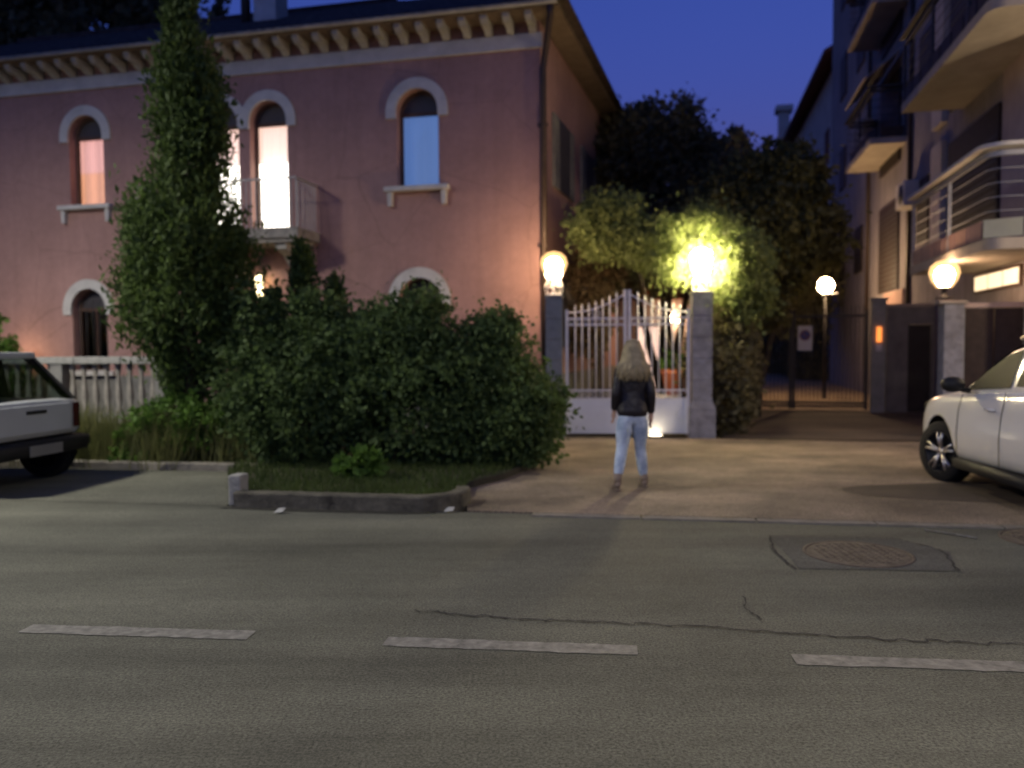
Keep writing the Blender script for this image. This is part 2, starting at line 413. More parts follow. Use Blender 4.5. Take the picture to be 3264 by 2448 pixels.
# ------------------------------------------------------------------ ground, road, pavement
def sheet(name, poly, z, m):
    b = MB(); b.add([(p[0], p[1], z) for p in poly], [tuple(range(len(poly)))])
    return struct(b.build(name, m))
RD = R(-9)                                  # the road runs 9 degrees off the picture plane
rx, ry = (math.cos(RD), math.sin(RD)), (-math.sin(RD), math.cos(RD))
def rp(a, b, o=(0.18, 7.34)):               # a metres along the road, b metres away from its far edge
    return (o[0]+rx[0]*a+ry[0]*b, o[1]+rx[1]*a+ry[1]*b)
sheet('ground', [(-300, -300), (300, -300), (300, 300), (-300, 300)], -.05, M['earth'])
sheet('road', [rp(-90, -14), rp(90, -14), rp(90, 0), rp(-90, 0)], 0.0, M['asphalt'])
# parking bay left of the planted bed
sheet('parking_bay', [rp(-60, -.01), rp(-3.05, -.01), rp(-3.6, 2.1), rp(-60, 2.1)], .004, M['asphalt'])
# pavement in front of the gates
PV = MB(); PV.prism([rp(-.62, .02), rp(40, .02), rp(40, 6.0), rp(5.5, 6.05), rp(1.2, 6.3), rp(-1.2, 6.3), rp(-1.2, 2.4)], -.2, .012)
struct(PV.build('pavement', M['pave']))
sheet('path', [rp(-60, 2.1), rp(-1.0, 2.1), rp(-1.0, 5.6), rp(-60, 5.6)], .0, M['earth'])
sheet('driveway', [(3.55, 13.35), (7.1, 12.6), (9.6, 16.0), (20, 62), (14, 64), (5.0, 19.3)], .003, M['drive'])
sheet('lit_drive_ground', [(5.0, 19.5), (8.3, 18.6), (10.2, 18.4), (20, 62), (13.0, 64)], .006, M['lit_drive'])  # drive beyond the gate, lamplight put into its paler colour
sheet('garden_ground', [(-16, 20), (3.3, 13.6), (14, 60), (-16, 60)], -.01, M['earth'])
# flush kerb stones along the edge of the pavement
kb = MB()
for i in range(18):
    a = .0+i*1.0
    p = rp(a+.5, -.06); kb.box((p[0], p[1], -.03), (.985, .12, .088), RD, bev=.006)
struct(kb.build('kerb', M['kerb']))
# shadow of the white car, painted as a dark patch on the pavement
def blobpoly(c, rx_, ry_, n=28, seed=1, rough=.12, rot=0):
    r_ = random.Random(seed); out = []
    ph = [r_.uniform(0, 6.28) for _ in range(5)]
    for i in range(n):
        t = 2*math.pi*i/n; k = 1+sum(rough/(j+1)*math.sin((j+2)*t+ph[j]) for j in range(5))
        x, y = rx_*k*math.cos(t), ry_*k*math.sin(t)
        out.append((c[0]+x*math.cos(rot)-y*math.sin(rot), c[1]+x*math.sin(rot)+y*math.cos(rot)))
    return out
M['car_shadow'] = asphalt('painted_car_shadow', (.070, .054, .042), .4)
sheet('painted_car_shadow', blobpoly((5.0, 8.15), 1.35, .62, 40, 3, .10, RD), .016, M['car_shadow'])
# road markings
for (a0, a1) in (((-2.72, 4.37), (-1.42, 4.24)), ((-.68, 4.14), (.63, 3.99)), ((1.38, 3.86), (2.68, 3.72))):
    d = Vector((a1[0]-a0[0], a1[1]-a0[1])); L_ = d.length; an = math.atan2(d.y, d.x); d.normalize(); q = Vector((-d.y, d.x))
    n = 26; top = []; bot = []
    for i in range(n+1):
        c = Vector(a0)+d*L_*i/n; w = .066+random.uniform(-.005, .005)
        top.append(c+q*w); bot.append(c-q*(w+random.uniform(-.004, .004)))
    sheet('road_marking', [tuple(p) for p in bot+top[::-1]], .004, M['paint'])
# patch round the manhole, its sealed joints and the long crack
sheet('asphalt_patch', [(2.08, 6.41), (3.05, 6.28), (3.25, 5.85), (3.01, 5.36), (1.98, 5.45)], .004, M['patch'])
def crack(name, pts, w, jit=.02, n=14):
    r_ = random.Random(len(pts)*7+int(w*1e4)); P = []
    for a, b in zip(pts[:-1], pts[1:]):
        for i in range(n): P.append(Vector(a).lerp(Vector(b), i/n)+Vector((r_.uniform(-jit, jit), r_.uniform(-jit, jit))))
    P.append(Vector(pts[-1])); top = []; bot = []
    for i, p in enumerate(P):
        t = (P[min(i+1, len(P)-1)]-P[max(i-1, 0)]).normalized(); q = Vector((-t.y, t.x)); ww = w*r_.uniform(.25, 1.1)
        top.append(p+q*ww); bot.append(p-q*ww)
    b = MB(); n_ = len(P); b.add([(p.x, p.y, .008) for p in bot+top], [(i, i+1, n_+i+1, n_+i) for i in range(n_-1)])
    return struct(b.build(name, M['crack']))
crack('road_crack', [(-.6, 4.62), (.15, 4.44), (1.0, 4.32), (1.9, 4.12), (2.75, 4.0)], .011, .022, 22)
crack('road_crack', [(2.08, 6.41), (1.96, 5.9), (1.95, 5.42)], .012, .01)
crack('road_crack', [(2.08, 6.41), (2.6, 6.36), (3.05, 6.28), (3.22, 5.9), (3.03, 5.36)], .011, .012)
crack('road_crack', [(1.42, 4.85), (1.36, 4.6), (1.40, 4.42)], .007, .012, 8)
def manhole(name, label, loc, r, m):
    t = thing(name, label, 'manhole cover', loc)
    b = MB(); b.lathe([(r, -.02), (r, .010), (r*.94, .012), (r*.93, .004)], n=40)
    b.build('rim', m, t)
    c = MB(); c.lathe([(r*.93, .004), (r*.915, .009), (r*.9, .011), (0.001, .011)], n=40)
    for i in range(-5, 6):
        for j in range(-5, 6):
            if math.hypot(i, j)*.14 < .8: c.box((i*.14*r, j*.14*r, .013), (.075*r, .075*r, .006))
    c.build('lid', M['iron_lid'] if m == M['iron'] else m, t)
    return t
manhole('manhole_cover', 'rusty round iron manhole cover in the cracked asphalt patch', (2.55, 5.83, 0), .385, M['iron'])
manhole('manhole_cover', 'second manhole cover cut off by the right edge of the photo', (4.28, 6.2, 0), .40, M['iron'])
for i, (p, l) in enumerate((((-.60, 7.44, .012), 'white paper scrap on the road against the right end of the kerb'), ((-2.2, 7.45, .012), 'white paper scrap on the road before the middle of the kerb'))):
    b = MB(); b.add([(-.05, -.035, 0), (.04, -.04, .01), (.05, .03, .035), (-.03, .04, .02), (0, 0, .04)], [(0, 1, 4), (1, 2, 4), (2, 3, 4), (3, 0, 4)])
    tag(b.build('paper_scrap', M['paper'], None, p), l, 'litter')
b = MB(); b.tube([(3.42, 6.55, .012), (3.60, 6.36, .012), (3.68, 6.25, .012)], .006, 5)
tag(b.build('drinking_straw', M['paint']), 'thin pale stick lying on the road near the right edge', 'litter')

# planted bed with its kerb
BED = [(-2.80, 7.82), (-.86, 7.50), (-.66, 7.58), (-.55, 7.78), (-.50, 8.15), (-.48, 8.62), (-.1, 9.2), (.45, 10.6), (.55, 12.6), (-3.9, 13.2), (-3.45, 9.6)]
bd = MB(); bd.prism([(p[0], p[1]) for p in BED], -.1, .085); struct(bd.build('planting_bed', M['earth']))
k = MB()
def kerbrun(mb, pts, w=.15, h=.15):
    P = [Vector(p_) for p_ in pts]; n = len(P); vs = []; fs = []
    for i, p_ in enumerate(P):
        t = (P[min(i+1, n-1)]-P[max(i-1, 0)]).normalized(); q = Vector((-t.y, t.x))*w/2; c = .014
        for (o, z) in ((-1, -.05), (1, -.05), (1, h-c), (1-2*c/w, h), (-1+2*c/w, h), (-1, h-c)): vs.append((p_.x+q.x*o, p_.y+q.y*o, z+random.uniform(-.003, .003)*(z > 0)))
    for i in range(n-1):
        for j in range(6): fs.append((i*6+j, i*6+(j+1) % 6, (i+1)*6+(j+1) % 6, (i+1)*6+j))
    fs += [tuple(range(5, -1, -1)), tuple(range((n-1)*6, n*6))]
    mb.add(vs, fs)
arc = [(-.92+.42*math.sin(t), 7.93-.44*math.cos(t)) for t in [i*math.pi/2/9 for i in range(1, 11)]]
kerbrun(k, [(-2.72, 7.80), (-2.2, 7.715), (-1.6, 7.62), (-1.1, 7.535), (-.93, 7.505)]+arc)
struct(k.build('kerb', M['kerb_dark']))  # darker material than the other kerb runs
sheet('gutter', [(-2.9, 7.70), (-2.0, 7.50), (-1.0, 7.36), (-.72, 7.38), (-.72, 7.50), (-.90, 7.46), (-2.74, 7.76)], .005, M['gutter'])  # dark strip on the road along the front of the kerb
k = MB(); kerbrun(k, [rp(-30, 2.12), rp(-3.7, 2.12)], .14, .10); struct(k.build('kerb', M['kerb']))
b = MB(); b.box((0, 0, .15), (.13, .18, .31), R(-9), bev=.02)
tag(b.build('stone_block', M['block'], None, (-2.74, 7.90, 0)), 'pale upright stone block at the left end of the grass bed', 'stone block')

def in_poly(p, poly):
    x, y = p; c = False; n = len(poly)
    for i in range(n):
        (x1, y1), (x2, y2) = poly[i], poly[(i+1) % n]
        if (y1 > y) != (y2 > y) and x < (x2-x1)*(y-y1)/(y2-y1)+x1: c = not c
    return c
gp = []
while len(gp) < 9000:
    p = (random.uniform(-3.6, .5), 7.6+2.6*random.random()**1.5)
    if in_poly(p, BED): gp.append((p[0], p[1], .08))
tag(blades('grass', gp, .10, .010, M['grass']), 'short grass covering the kerbed bed under the shrubs', 'grass', None, 'stuff')
wp = []
for i in range(80):
    c = rp(random.uniform(-8.2, -3.3), random.uniform(2.25, 3.6))
    for _ in range(90): wp.append((c[0]+random.gauss(0, .13), c[1]+random.gauss(0, .13), 0))
tag(blades('weeds', wp, .74, .014, M['weed'], lean=.22), 'tall dry weeds growing before the balustrade behind the pale car', 'weeds', None, 'stuff')

# ------------------------------------------------------------------ villa
CX, CY = .553, 14.8
PH = R(-13)
villa = thing('villa', 'two storey pink stucco villa with arched windows and bracketed eaves', 'house', (CX, CY, 0), PH)
WIN = [  # u, sill z, spring z, half width, kind
    (9.74, 4.60, 6.06, .42, 'pink'), (6.57, 3.83, 6.06, .41, 'door'), (5.50, 3.83, 6.06, .41, 'door'), (2.38, 4.62, 6.04, .42, 'blue'),
    (9.78, 1.10, 2.42, .43, 'dark'), (2.37, 1.10, 2.46, .43, 'dark'), (12.9, 4.60, 6.06, .42, 'dark'), (12.9, 1.10, 2.42, .43, 'dark')]
def archpoly(x, z0, zs, r, n=20, rz=None):
    return [(x-r, z0), (x+r, z0)]+[(x+r*math.cos(math.pi*i/n), zs+(rz or r)*math.sin(math.pi*i/n)) for i in range(n+1)]
wb = MB(); wb.bb((-15, 0, -.3), (0, .34, 7.6))
wall = wb.build('wall', M['stucco'], villa)
ct = MB()
for (u, z0, zs, r, kd) in WIN: ct.prism_y(archpoly(-u, z0, zs, r), -.3, .6)
ct.prism_y([(-6.9, .1), (-5.75, .1), (-5.75, 2.5), (-6.9, 2.5)], -.3, .6)
cut = ct.build('cutter', M['stucco'], villa)
bo = wall.modifiers.new('b', 'BOOLEAN'); bo.object = cut; bo.operation = 'DIFFERENCE'; bo.solver = 'EXACT'
bake(wall); bpy.data.objects.remove(cut)
bm = bmesh.new(); bm.from_mesh(wall.data)
ex = MB(); ex.prism([(0, .34), (.53, 9), (.2, 9), (-.32, .34)], -.3, 7.6); ex.bb((-15, .34, -.3), (-14.7, 9, 7.6)); ex.prism([(-14.7, 8.7), (.18, 8.7), (.2, 9), (-14.7, 9)], -.3, 7.6)
t_ = bpy.data.meshes.new('t'); t_.from_pydata(ex.v, [], ex.f); bm.from_mesh(t_); bm.to_mesh(wall.data); bm.free()
# inner lining so that the rooms behind dark windows stay dark
p = MB(); p.bb((-14.6, 1.3, 0), (-.4, 1.36, 7.5)); p.build('inner_wall', M['room'], villa)
p = MB(); p.bb((-14.6, .36, 3.35), (-.4, 1.28, 3.5)); p.build('floor_slab', M['room'], villa)
p = MB(); p.bb((-15.02, -.035, -.3), (-7.2, 0, 1.0)); p.bb((-5.5, -.035, -.3), (.035, 0, 1.0)); p.prism([(.002, 0), (.035, -.035), (.58, 9), (.535, 9)], -.3, 1.0); p.build('plinth', M['plinth'], villa)
p = MB(); p.bb((-15.02, -.06, 7.0), (.05, 0, 7.27), bev=.012); p.build('cornice', M['white_stone'], villa)
p = MB(); p.bb((-15.2, -.56, 7.50), (.45, 0, 7.55)); p.prism([(0, .004), (.45, .004), (1.0, 9.4), (.55, 9.4)], 7.50, 7.55); p.build('soffit', M['soffit'], villa)
cb0 = None
for i in range(37):
    x = -.12-.41*i
    if cb0 is None:
        q = MB(); prof = [(0, 7.275), (0, 7.50), (-.50, 7.50), (-.50, 7.43), (-.42, 7.36), (-.22, 7.34), (-.12, 7.275)]
        n_ = len(prof); q.add([(-.06, a, z) for a, z in prof]+[(.06, a, z) for a, z in prof], [tuple(range(n_)), tuple(range(2*n_-1, n_-1, -1))]+[(j, n_+j, n_+(j+1)%n_, (j+1)%n_) for j in range(n_)])
        cb0 = q.build('corbel', M['corbel'], villa, (x, 0, 0))
    else:
        c = cb0.copy(); COL.objects.link(c); c.parent = villa; c.location = (x, 0, 0)
p = MB(); p.tube([(-15.2, -.61, 7.56), (.42, -.61, 7.56)], .045, 8); p.build('gutter', M['corbel'], villa)
p = MB(); p.tube([(.30, -.58, 7.52), (.28, -.50, 7.36), (.14, -.14, 6.95), (.075, -.085, 6.6), (.075, -.085, 0.05)], .06, 8)
for z in (1.2, 3.4, 5.6): p.box((.06, -.06, z), (.18, .09, .05))
p.build('downpipe', M['pipe'], villa)
p = MB(); p.tube([(-4.52, -.035, 3.6), (-4.52, -.035, .1)], .025, 6); p.build('downpipe', M['stucco'], villa)
# roof: rows of curved tiles
p = MB(); XR, XL, Y0, Z0, SL, YR = .62, -15.6, -.66, 7.57, .5, 4.4
step = .05; nx = int((XR-XL)/step)
rows = 14
def tz(x): return .032*abs(math.sin(math.pi*x/.2))
for i in range(nx):
    xa, xb = XR-i*step, XR-(i+1)*step
    ta, tb = min(1, (XR-xa)/5.06), min(1, (XR-xb)/5.06)
    va = []; vb = []
    for j in range(rows+1):
        f = j/rows; ya = Y0+(YR-Y0)*ta*f; yb = Y0+(YR-Y0)*tb*f
        va.append((xa, ya, Z0+(ya-Y0)*SL+tz(xa))); vb.append((xb, yb, Z0+(yb-Y0)*SL+tz(xb)))
    p.add(va+vb, [(j, j+1, rows+2+j, rows+1+j) for j in range(rows)], 0, True)
zr = Z0+(YR-Y0)*SL
p.add([(XR, Y0, Z0), (1.15, 9.5, Z0), (1.15-4.6, 4.4, zr), (XR-5.06, YR, zr)], [(0, 1, 2), (0, 2, 3)])
p.add([(1.15, 9.5, Z0), (XL, 9.5, Z0), (XL, YR, zr), (1.15-4.6, YR, zr)], [(0, 1, 2, 3)])
p.add([(XR, Y0, Z0-.02), (1.15, 9.5, Z0-.02), (XL, 9.5, Z0-.02), (XL, Y0, Z0-.02)], [(0, 1, 2, 3)])
p.tube([(XL, YR, zr+.03), (XR-5.06, YR, zr+.03)], .09, 8)
roof = p.build('roof', M['tile'], villa)
p = MB(); p.bb((-6.95, 2.0, 8.6), (-6.40, 2.55, 10.5)); p.bb((-7.0, 1.95, 10.5), (-6.35, 2.6, 10.6)); p.build('chimney', M['white_stone'], roof)
p = MB(); p.tube([(-7.2, 2.1, 8.6), (-7.2, 2.1, 10.7)], .11, 10); p.build('flue', M['dark_metal'], roof)

def make_window(u, z0, zs, r, kd):
    x = -u
    f = MB(); yf = .22
    t = .055
    # arched timber frame
    outer = archpoly(x, z0, zs, r-.004); inner = archpoly(x, z0+t, zs, r-t)
    n = len(outer)
    f.add([(a, yf-.03, b) for a, b in outer]+[(a, yf-.03, b) for a, b in inner]+[(a, yf+.04, b) for a, b in outer]+[(a, yf+.04, b) for a, b in inner],
          [(i, (i+1)%n, n+(i+1)%n, n+i) for i in range(n)]+[(n+i, n+(i+1)%n, 3*n+(i+1)%n, 3*n+i) for i in range(n)])
    f.bb((x-r+t, yf-.025, zs-.04), (x+r-t, yf+.035, zs+.03))
    f.bb((x-.022, yf-.02, z0+t), (x+.022, yf+.03, zs-.04)) if kd in ('dark',) else None
    w = f.build('window' if kd != 'door' else 'balcony_door', M['frame_wood'], villa)
    # ring of pale stone round the arch
    s = MB(); ro = r+.20; n2 = 24
    A = [(x+r*math.cos(math.pi*i/n2), zs+r*math.sin(math.pi*i/n2)) for i in range(n2+1)]
    B = [(x+ro*math.cos(math.pi*i/n2), zs+ro*math.sin(math.pi*i/n2)) for i in range(n2+1)]
    A = [(x+r, zs-.12)]+A+[(x-r, zs-.12)]; B = [(x+ro, zs-.12)]+B+[(x-ro, zs-.12)]
    m_ = len(A); y0, y1 = (-.05 if not 6 < u < 7 else -.045), .0
    s.add([(a, y0, z) for a, z in A]+[(a, y0, z) for a, z in B]+[(a, y1, z) for a, z in A]+[(a, y1, z) for a, z in B],
          [(i, i+1, m_+i+1, m_+i) for i in range(m_-1)]+[(m_+i, m_+i+1, 3*m_+i+1, 3*m_+i) for i in range(m_-1)]+[(i+1, i, 2*m_+i, 2*m_+i+1) for i in range(m_-1)]+[(0, m_, 3*m_, 2*m_), (m_-1, 2*m_-1+m_, 4*m_-1, 2*m_-1)])
    s.build('arch_surround', M['white_stone'], w)
    g = MB(); pl = archpoly(x, zs+.03, zs, r-t); g.add([(a, yf+.005, z) for a, z in pl], [tuple(range(len(pl)))]); g.build('fanlight', M['dark_panel'], w)
    g = MB(); g.add([(x-r+t, yf+.01, z0+t), (x+r-t, yf+.01, z0+t), (x+r-t, yf+.01, zs-.04), (x-r+t, yf+.01, zs-.04)], [(0, 1, 2, 3)]); g.build('pane', M['glass'], w)
    def cloth(z_a, z_b, m, nm, y=.32):
        c = MB(); N_ = 40; xs = [x-r+i*2*r/N_ for i in range(N_+1)]
        yy = [y+.018*math.sin(i*1.9+u)+.01*math.sin(i*.7) for i in range(N_+1)]
        c.add([(a, b_, z_a) for a, b_ in zip(xs, yy)]+[(a, b_, z_b) for a, b_ in zip(xs, yy)], [(i, i+1, N_+2+i, N_+1+i) for i in range(N_)], 0, True)
        return c.build(nm, m, w)
    if kd == 'pink':
        cloth(z0+.75, zs+.1, M['curtain_pink'], 'curtain'); cloth(z0-.05, z0+.748, M['curtain_amber'], 'curtain')
    if kd == 'blue': cloth(z0-.05, zs+.1, M['curtain_blue'], 'curtain')
    if kd == 'door':
        cloth(zs-.74, zs+.1, M['room_upper'], 'blind'); cloth(z0-.05, zs-.742, M['room_light'], 'curtain', .36)
    if kd == 'dark' and z0 < 3:
        q = MB()
        for i in range(5): q.tube([(x-r+.1+i*(2*r-.2)/4, .10, z0), (x-r+.1+i*(2*r-.2)/4, .10, zs+.2)], .010, 6)
        q.build('window_bars', M['dark_metal'], w)
    if kd != 'door':
        q = MB(); q.bb((x-r-.22, -.16, z0-.09), (x+r+.22, 0, z0), bev=.012); q.bb((x-r+.003, .001, z0+.001), (x+r-.003, .20, z0+.012)); q.build('sill', M['white_stone'], w)
        if z0 > 3:
            for sx in (-1, 1):
                q = MB(); q.prism_y([(x+sx*(r+.12)-.05, z0-.09), (x+sx*(r+.12)+.05, z0-.09), (x+sx*(r+.12)+.035, z0-.36), (x+sx*(r+.12)-.035, z0-.36)], -.11, 0); q.build('bracket', M['white_stone'], w)
    return w
for a in WIN: make_window(*a)
# front door under the balcony
p = MB(); p.bb((-6.9, .20, .1), (-6.33, .26, 2.5)); p.bb((-6.32, .20, .1), (-5.75, .26, 2.5))
for x in (-6.83, -6.25):
    for z in (.25, 1.35): p.bb((x, .185, z), (x+.42, .20, z+.95), bev=.006)
dr = p.build('front_door', M['frame_wood'], villa)
p = MB(); p.ball((-6.38, .17, 1.15), .03, 10); p.build('handle', M['pipe'], dr)
# balcony
p = MB(); p.bb((-7.95, -.92, 3.62), (-4.42, 0, 3.82), bev=.02); p.bb((-7.85, -.86, 3.55), (-4.52, 0, 3.62))
bal = p.build('balcony', M['old_stone'], villa)
p = MB()
for i in range(34): p.bb((-7.87+i*.1033-.009, -.88, 3.82), (-7.87+i*.1033+.009, -.862, 4.72))
for i in range(8):
    for x in (-4.47, -7.9): p.bb((x-.009, -.80+i*.1-.009, 3.82), (x+.009, -.80+i*.1+.009, 4.72))
p.bb((-7.92, -.90, 4.72), (-4.45, -.84, 4.75)); p.bb((-4.50, -.84, 4.72), (-4.44, -.02, 4.75)); p.bb((-7.93, -.84, 4.72), (-7.87, -.02, 4.75))
p.build('railing', M['rail_iron'], bal)
for x in (-4.85, -6.15, -7.5):
    q = MB(); pr = [(0, 3.55), (-.78, 3.55), (-.76, 3.44), (-.45, 3.33), (-.22, 3.12), (-.12, 2.98), (0, 2.98)]; n_ = len(pr)
    q.add([(x-.11, a, z) for a, z in pr]+[(x+.11, a, z) for a, z in pr], [tuple(range(n_)), tuple(range(2*n_-1, n_-1, -1))]+[(j, n_+j, n_+(j+1)%n_, (j+1)%n_) for j in range(n_)]); q.build('bracket', M['corbel'], bal)
p = MB(); p.lathe([(.015, -.30), (.06, -.26), (.085, .08), (.05, .14), (.01, .2)], (-5.66, -.20, 2.86), 8); 
wl = p.build('wall_lamp', M['lantern'], villa)
p = MB(); p.tube([(-5.66, 0, 3.1), (-5.66, -.12, 3.16), (-5.66, -.20, 3.07)], .012, 6); p.box((-5.66, -.01, 3.1), (.07, .02, .14)); p.lathe([(.10, .14), (.02, .22)], (-5.66, -.20, 2.86), 8); p.build('lamp_bracket', M['dark_metal'], wl)
# shuttered windows on the side wall
for y, z in ((1.9, 4.75), (4.6, 4.75), (1.9, 1.6), (4.6, 1.6)):
    x = .061*(y-.34)+.004
    q = MB(); q.box((x+.03, y, z+.65), (.05, .95, 1.4), -R(3.5)); w = q.build('window', M['dark_panel'], villa)
    for sy in (-.72, .72):
        s_ = MB(); s_.box((x+.03+.061*sy, y+sy, z+.65), (.045, .46, 1.42), -R(3.5))
        for k_ in range(12): s_.box((x+.058+.061*sy, y+sy, z+.06+k_*.11), (.012, .38, .05), -R(3.5))
        s_.build('shutter', M['plinth'], w)

def vl(x, y, z=0):   # villa frame -> world
    return (CX+x*math.cos(PH)-y*math.sin(PH), CY+x*math.sin(PH)+y*math.cos(PH), z)

# balustrade in front of the villa
A0 = vl(-14, -2.2); B0 = vl(-5.2, -2.2)
bl = thing('balustrade', 'low pale stone balustrade with coping behind the weeds', 'balustrade', (A0[0], A0[1], 0), PH)
p = MB(); p.bb((0, -.12, -.1), (8.8, .12, .42)); p.build('base_wall', M['plinth'], bl)
p = MB()
for i in range(9): p.bb((i*.98+.002, -.16, 1.30), (i*.98+.972, .16, 1.43), bev=.025)
p.build('coping', M['block'], bl)
pr = [(.055, .42), (.055, .47), (.03, .52), (.062, .70), (.05, .86), (.028, 1.05), (.05, 1.2), (.055, 1.30)]
bx0 = None
for i in range(36):
    x = .2+i*.24
    if i % 9 == 4: continue
    if bx0 is None:
        q = MB(); q.lathe(pr, n=10); bx0 = q.build('baluster', M['old_stone'], bl, (x, 0, 0))
    else:
        c = bx0.copy(); COL.objects.link(c); c.parent = bl; c.location = (x, 0, 0)
for i in range(4):
    q = MB(); x = .2+(4+9*i)*.24; q.bb((x-.12, -.13, .42), (x+.12, .13, 1.30)); q.build('post', M['plinth'], bl)

# hedge and hidden garden lamp at the left
plant('hedge', 'bright green clipped hedge above the roof of the pale car', 'hedge', vl(-11.5, -1.3), [((-.7, 0, 1.02), (.9, .35, 1.0)), ((.35, 0, 1.02), (.75, .35, 1.0))], 7000, .06, M['leaf_light'], [(-.6, 0, 1.2), (.4, 0, 1.2)], .03, crown='foliage', clump=.14)
gl = thing('garden_lamp', 'low garden lamp lighting the pink wall behind the pale car', 'lamp', vl(-11.35, -.6))
q = MB(); q.tube([(0, 0, 0), (0, 0, 1.30)], .03, 8); q.build('pole', M['dark_metal'], gl)
q = MB(); q.ball((0, 0, 1.40), .085, 12); q.build('globe', M['garden_glow'], gl)

# ------------------------------------------------------------------ entrance gate
def pillar(name, label, x, y, w, h, m, rz=R(-4)):
    t = thing(name, label, 'gate pillar', (x, y, 0), rz, 'pillars of the white gate')
    q = MB()
    for i in range(5):
        z0 = .62+(h-.62)*i/5; z1 = .62+(h-.62)*(i+1)/5-.006; q.box((0, 0, (z0+z1)/2), (w-.004*(i % 2), w-.004*(i % 2), z1-z0), 0, bev=.008)
    q.box((0, 0, .6), (w-.02, w-.02, h*.9), 0) if False else None
    q.build('shaft', m, t)
    q = MB(); q.prism([(-w/2-.05, -w/2-.05), (w/2+.05, -w/2-.05), (w/2+.05, w/2+.05), (-w/2-.05, w/2+.05)], -.05, .50)
    a, b_ = w/2+.05, w/2+.002
    q.add([(-a, -a, .50), (a, -a, .50), (a, a, .50), (-a, a, .50), (-b_, -b_, .62), (b_, -b_, .62), (b_, b_, .62), (-b_, b_, .62)], [(0, 1, 5, 4), (1, 2, 6, 5), (2, 3, 7, 6), (3, 0, 4, 7), (4, 5, 6, 7)])
    q.build('base', m, t)
    q = MB(); q.box((0, 0, h+.025), (w+.02, w+.02, .05), 0, bev=.012); q.build('cap', m, t)
    return t
pillar('gate_pillar', 'grey pillar at the villa corner carrying the left gate lamp', .73, 13.72, .29, 2.38, M['pillar_grey'])
pillar('gate_pillar', 'mottled grey pillar with stained rough stones right of the white gate', 3.22, 13.56, .33, 2.42, M['pillar_mauve'])
def globe_lamp(name, label, loc, r, m, collar=True, group='lamps on the gate pillars'):
    t = thing(name, label, 'lamp', loc, 0, group)
    q = MB(); q.lathe([(.14, 0), (.14, .02), (.05, .035), (.035, .13), (.07, .16), (.06, .19)], n=16); q.build('lamp_base', M['dark_metal'] if not collar else M['white_iron'], t)
    h = .13 if collar else 0.
    if collar:
        q = MB()
        for i in range(8):
            a = i*math.pi/4; ca, sa = math.cos(a), math.sin(a)
            q.tube([(.13*ca, .13*sa, .02), (.16*ca, .16*sa, .14), (.11*ca, .11*sa, .26), (.14*ca, .14*sa, .34), (.17*ca, .17*sa, .38)], .009, 5)
        q.lathe([(.140, .13), (.165, .135), (.165, .155), (.140, .15)], n=20); q.lathe([(.03, .17), (.03, .33)], n=10)
        q.build('lamp_collar', M['white_iron'], t)
    q = MB(); q.lathe([(.04, h+.17), (r*.50, h+.20), (r*.80, h+.20+r*.55), (r*.92, h+.20+r*1.1), (r*.80, h+.20+r*1.6), (r*.48, h+.20+r*1.9), (.001, h+.20+r*2.0)], n=24); q.build('globe', m, t)
    q = MB(); q.lathe([(.06, h+.165), (r*.72, h+.175), (r*1.2, h+.20+r*.6), (r*1.42, h+.20+r*1.3), (r*1.25, h+.20+r*1.95), (r*.75, h+.20+r*2.4), (.001, h+.20+r*2.6)], n=28); q.build('halo_shell', M['halo_shell'], t)  # glowing shell added round the globe to imitate its halo
    return t
globe_lamp('globe_lamp', 'glowing globe lamp on the grey pillar beside the pink wall', (.73, 13.72, 2.43), .165, M['globe'])
globe_lamp('globe_lamp', 'brightest globe lamp half buried in the leaves right of the gate', (3.22, 13.56, 2.47), .205, M['globe_big'])

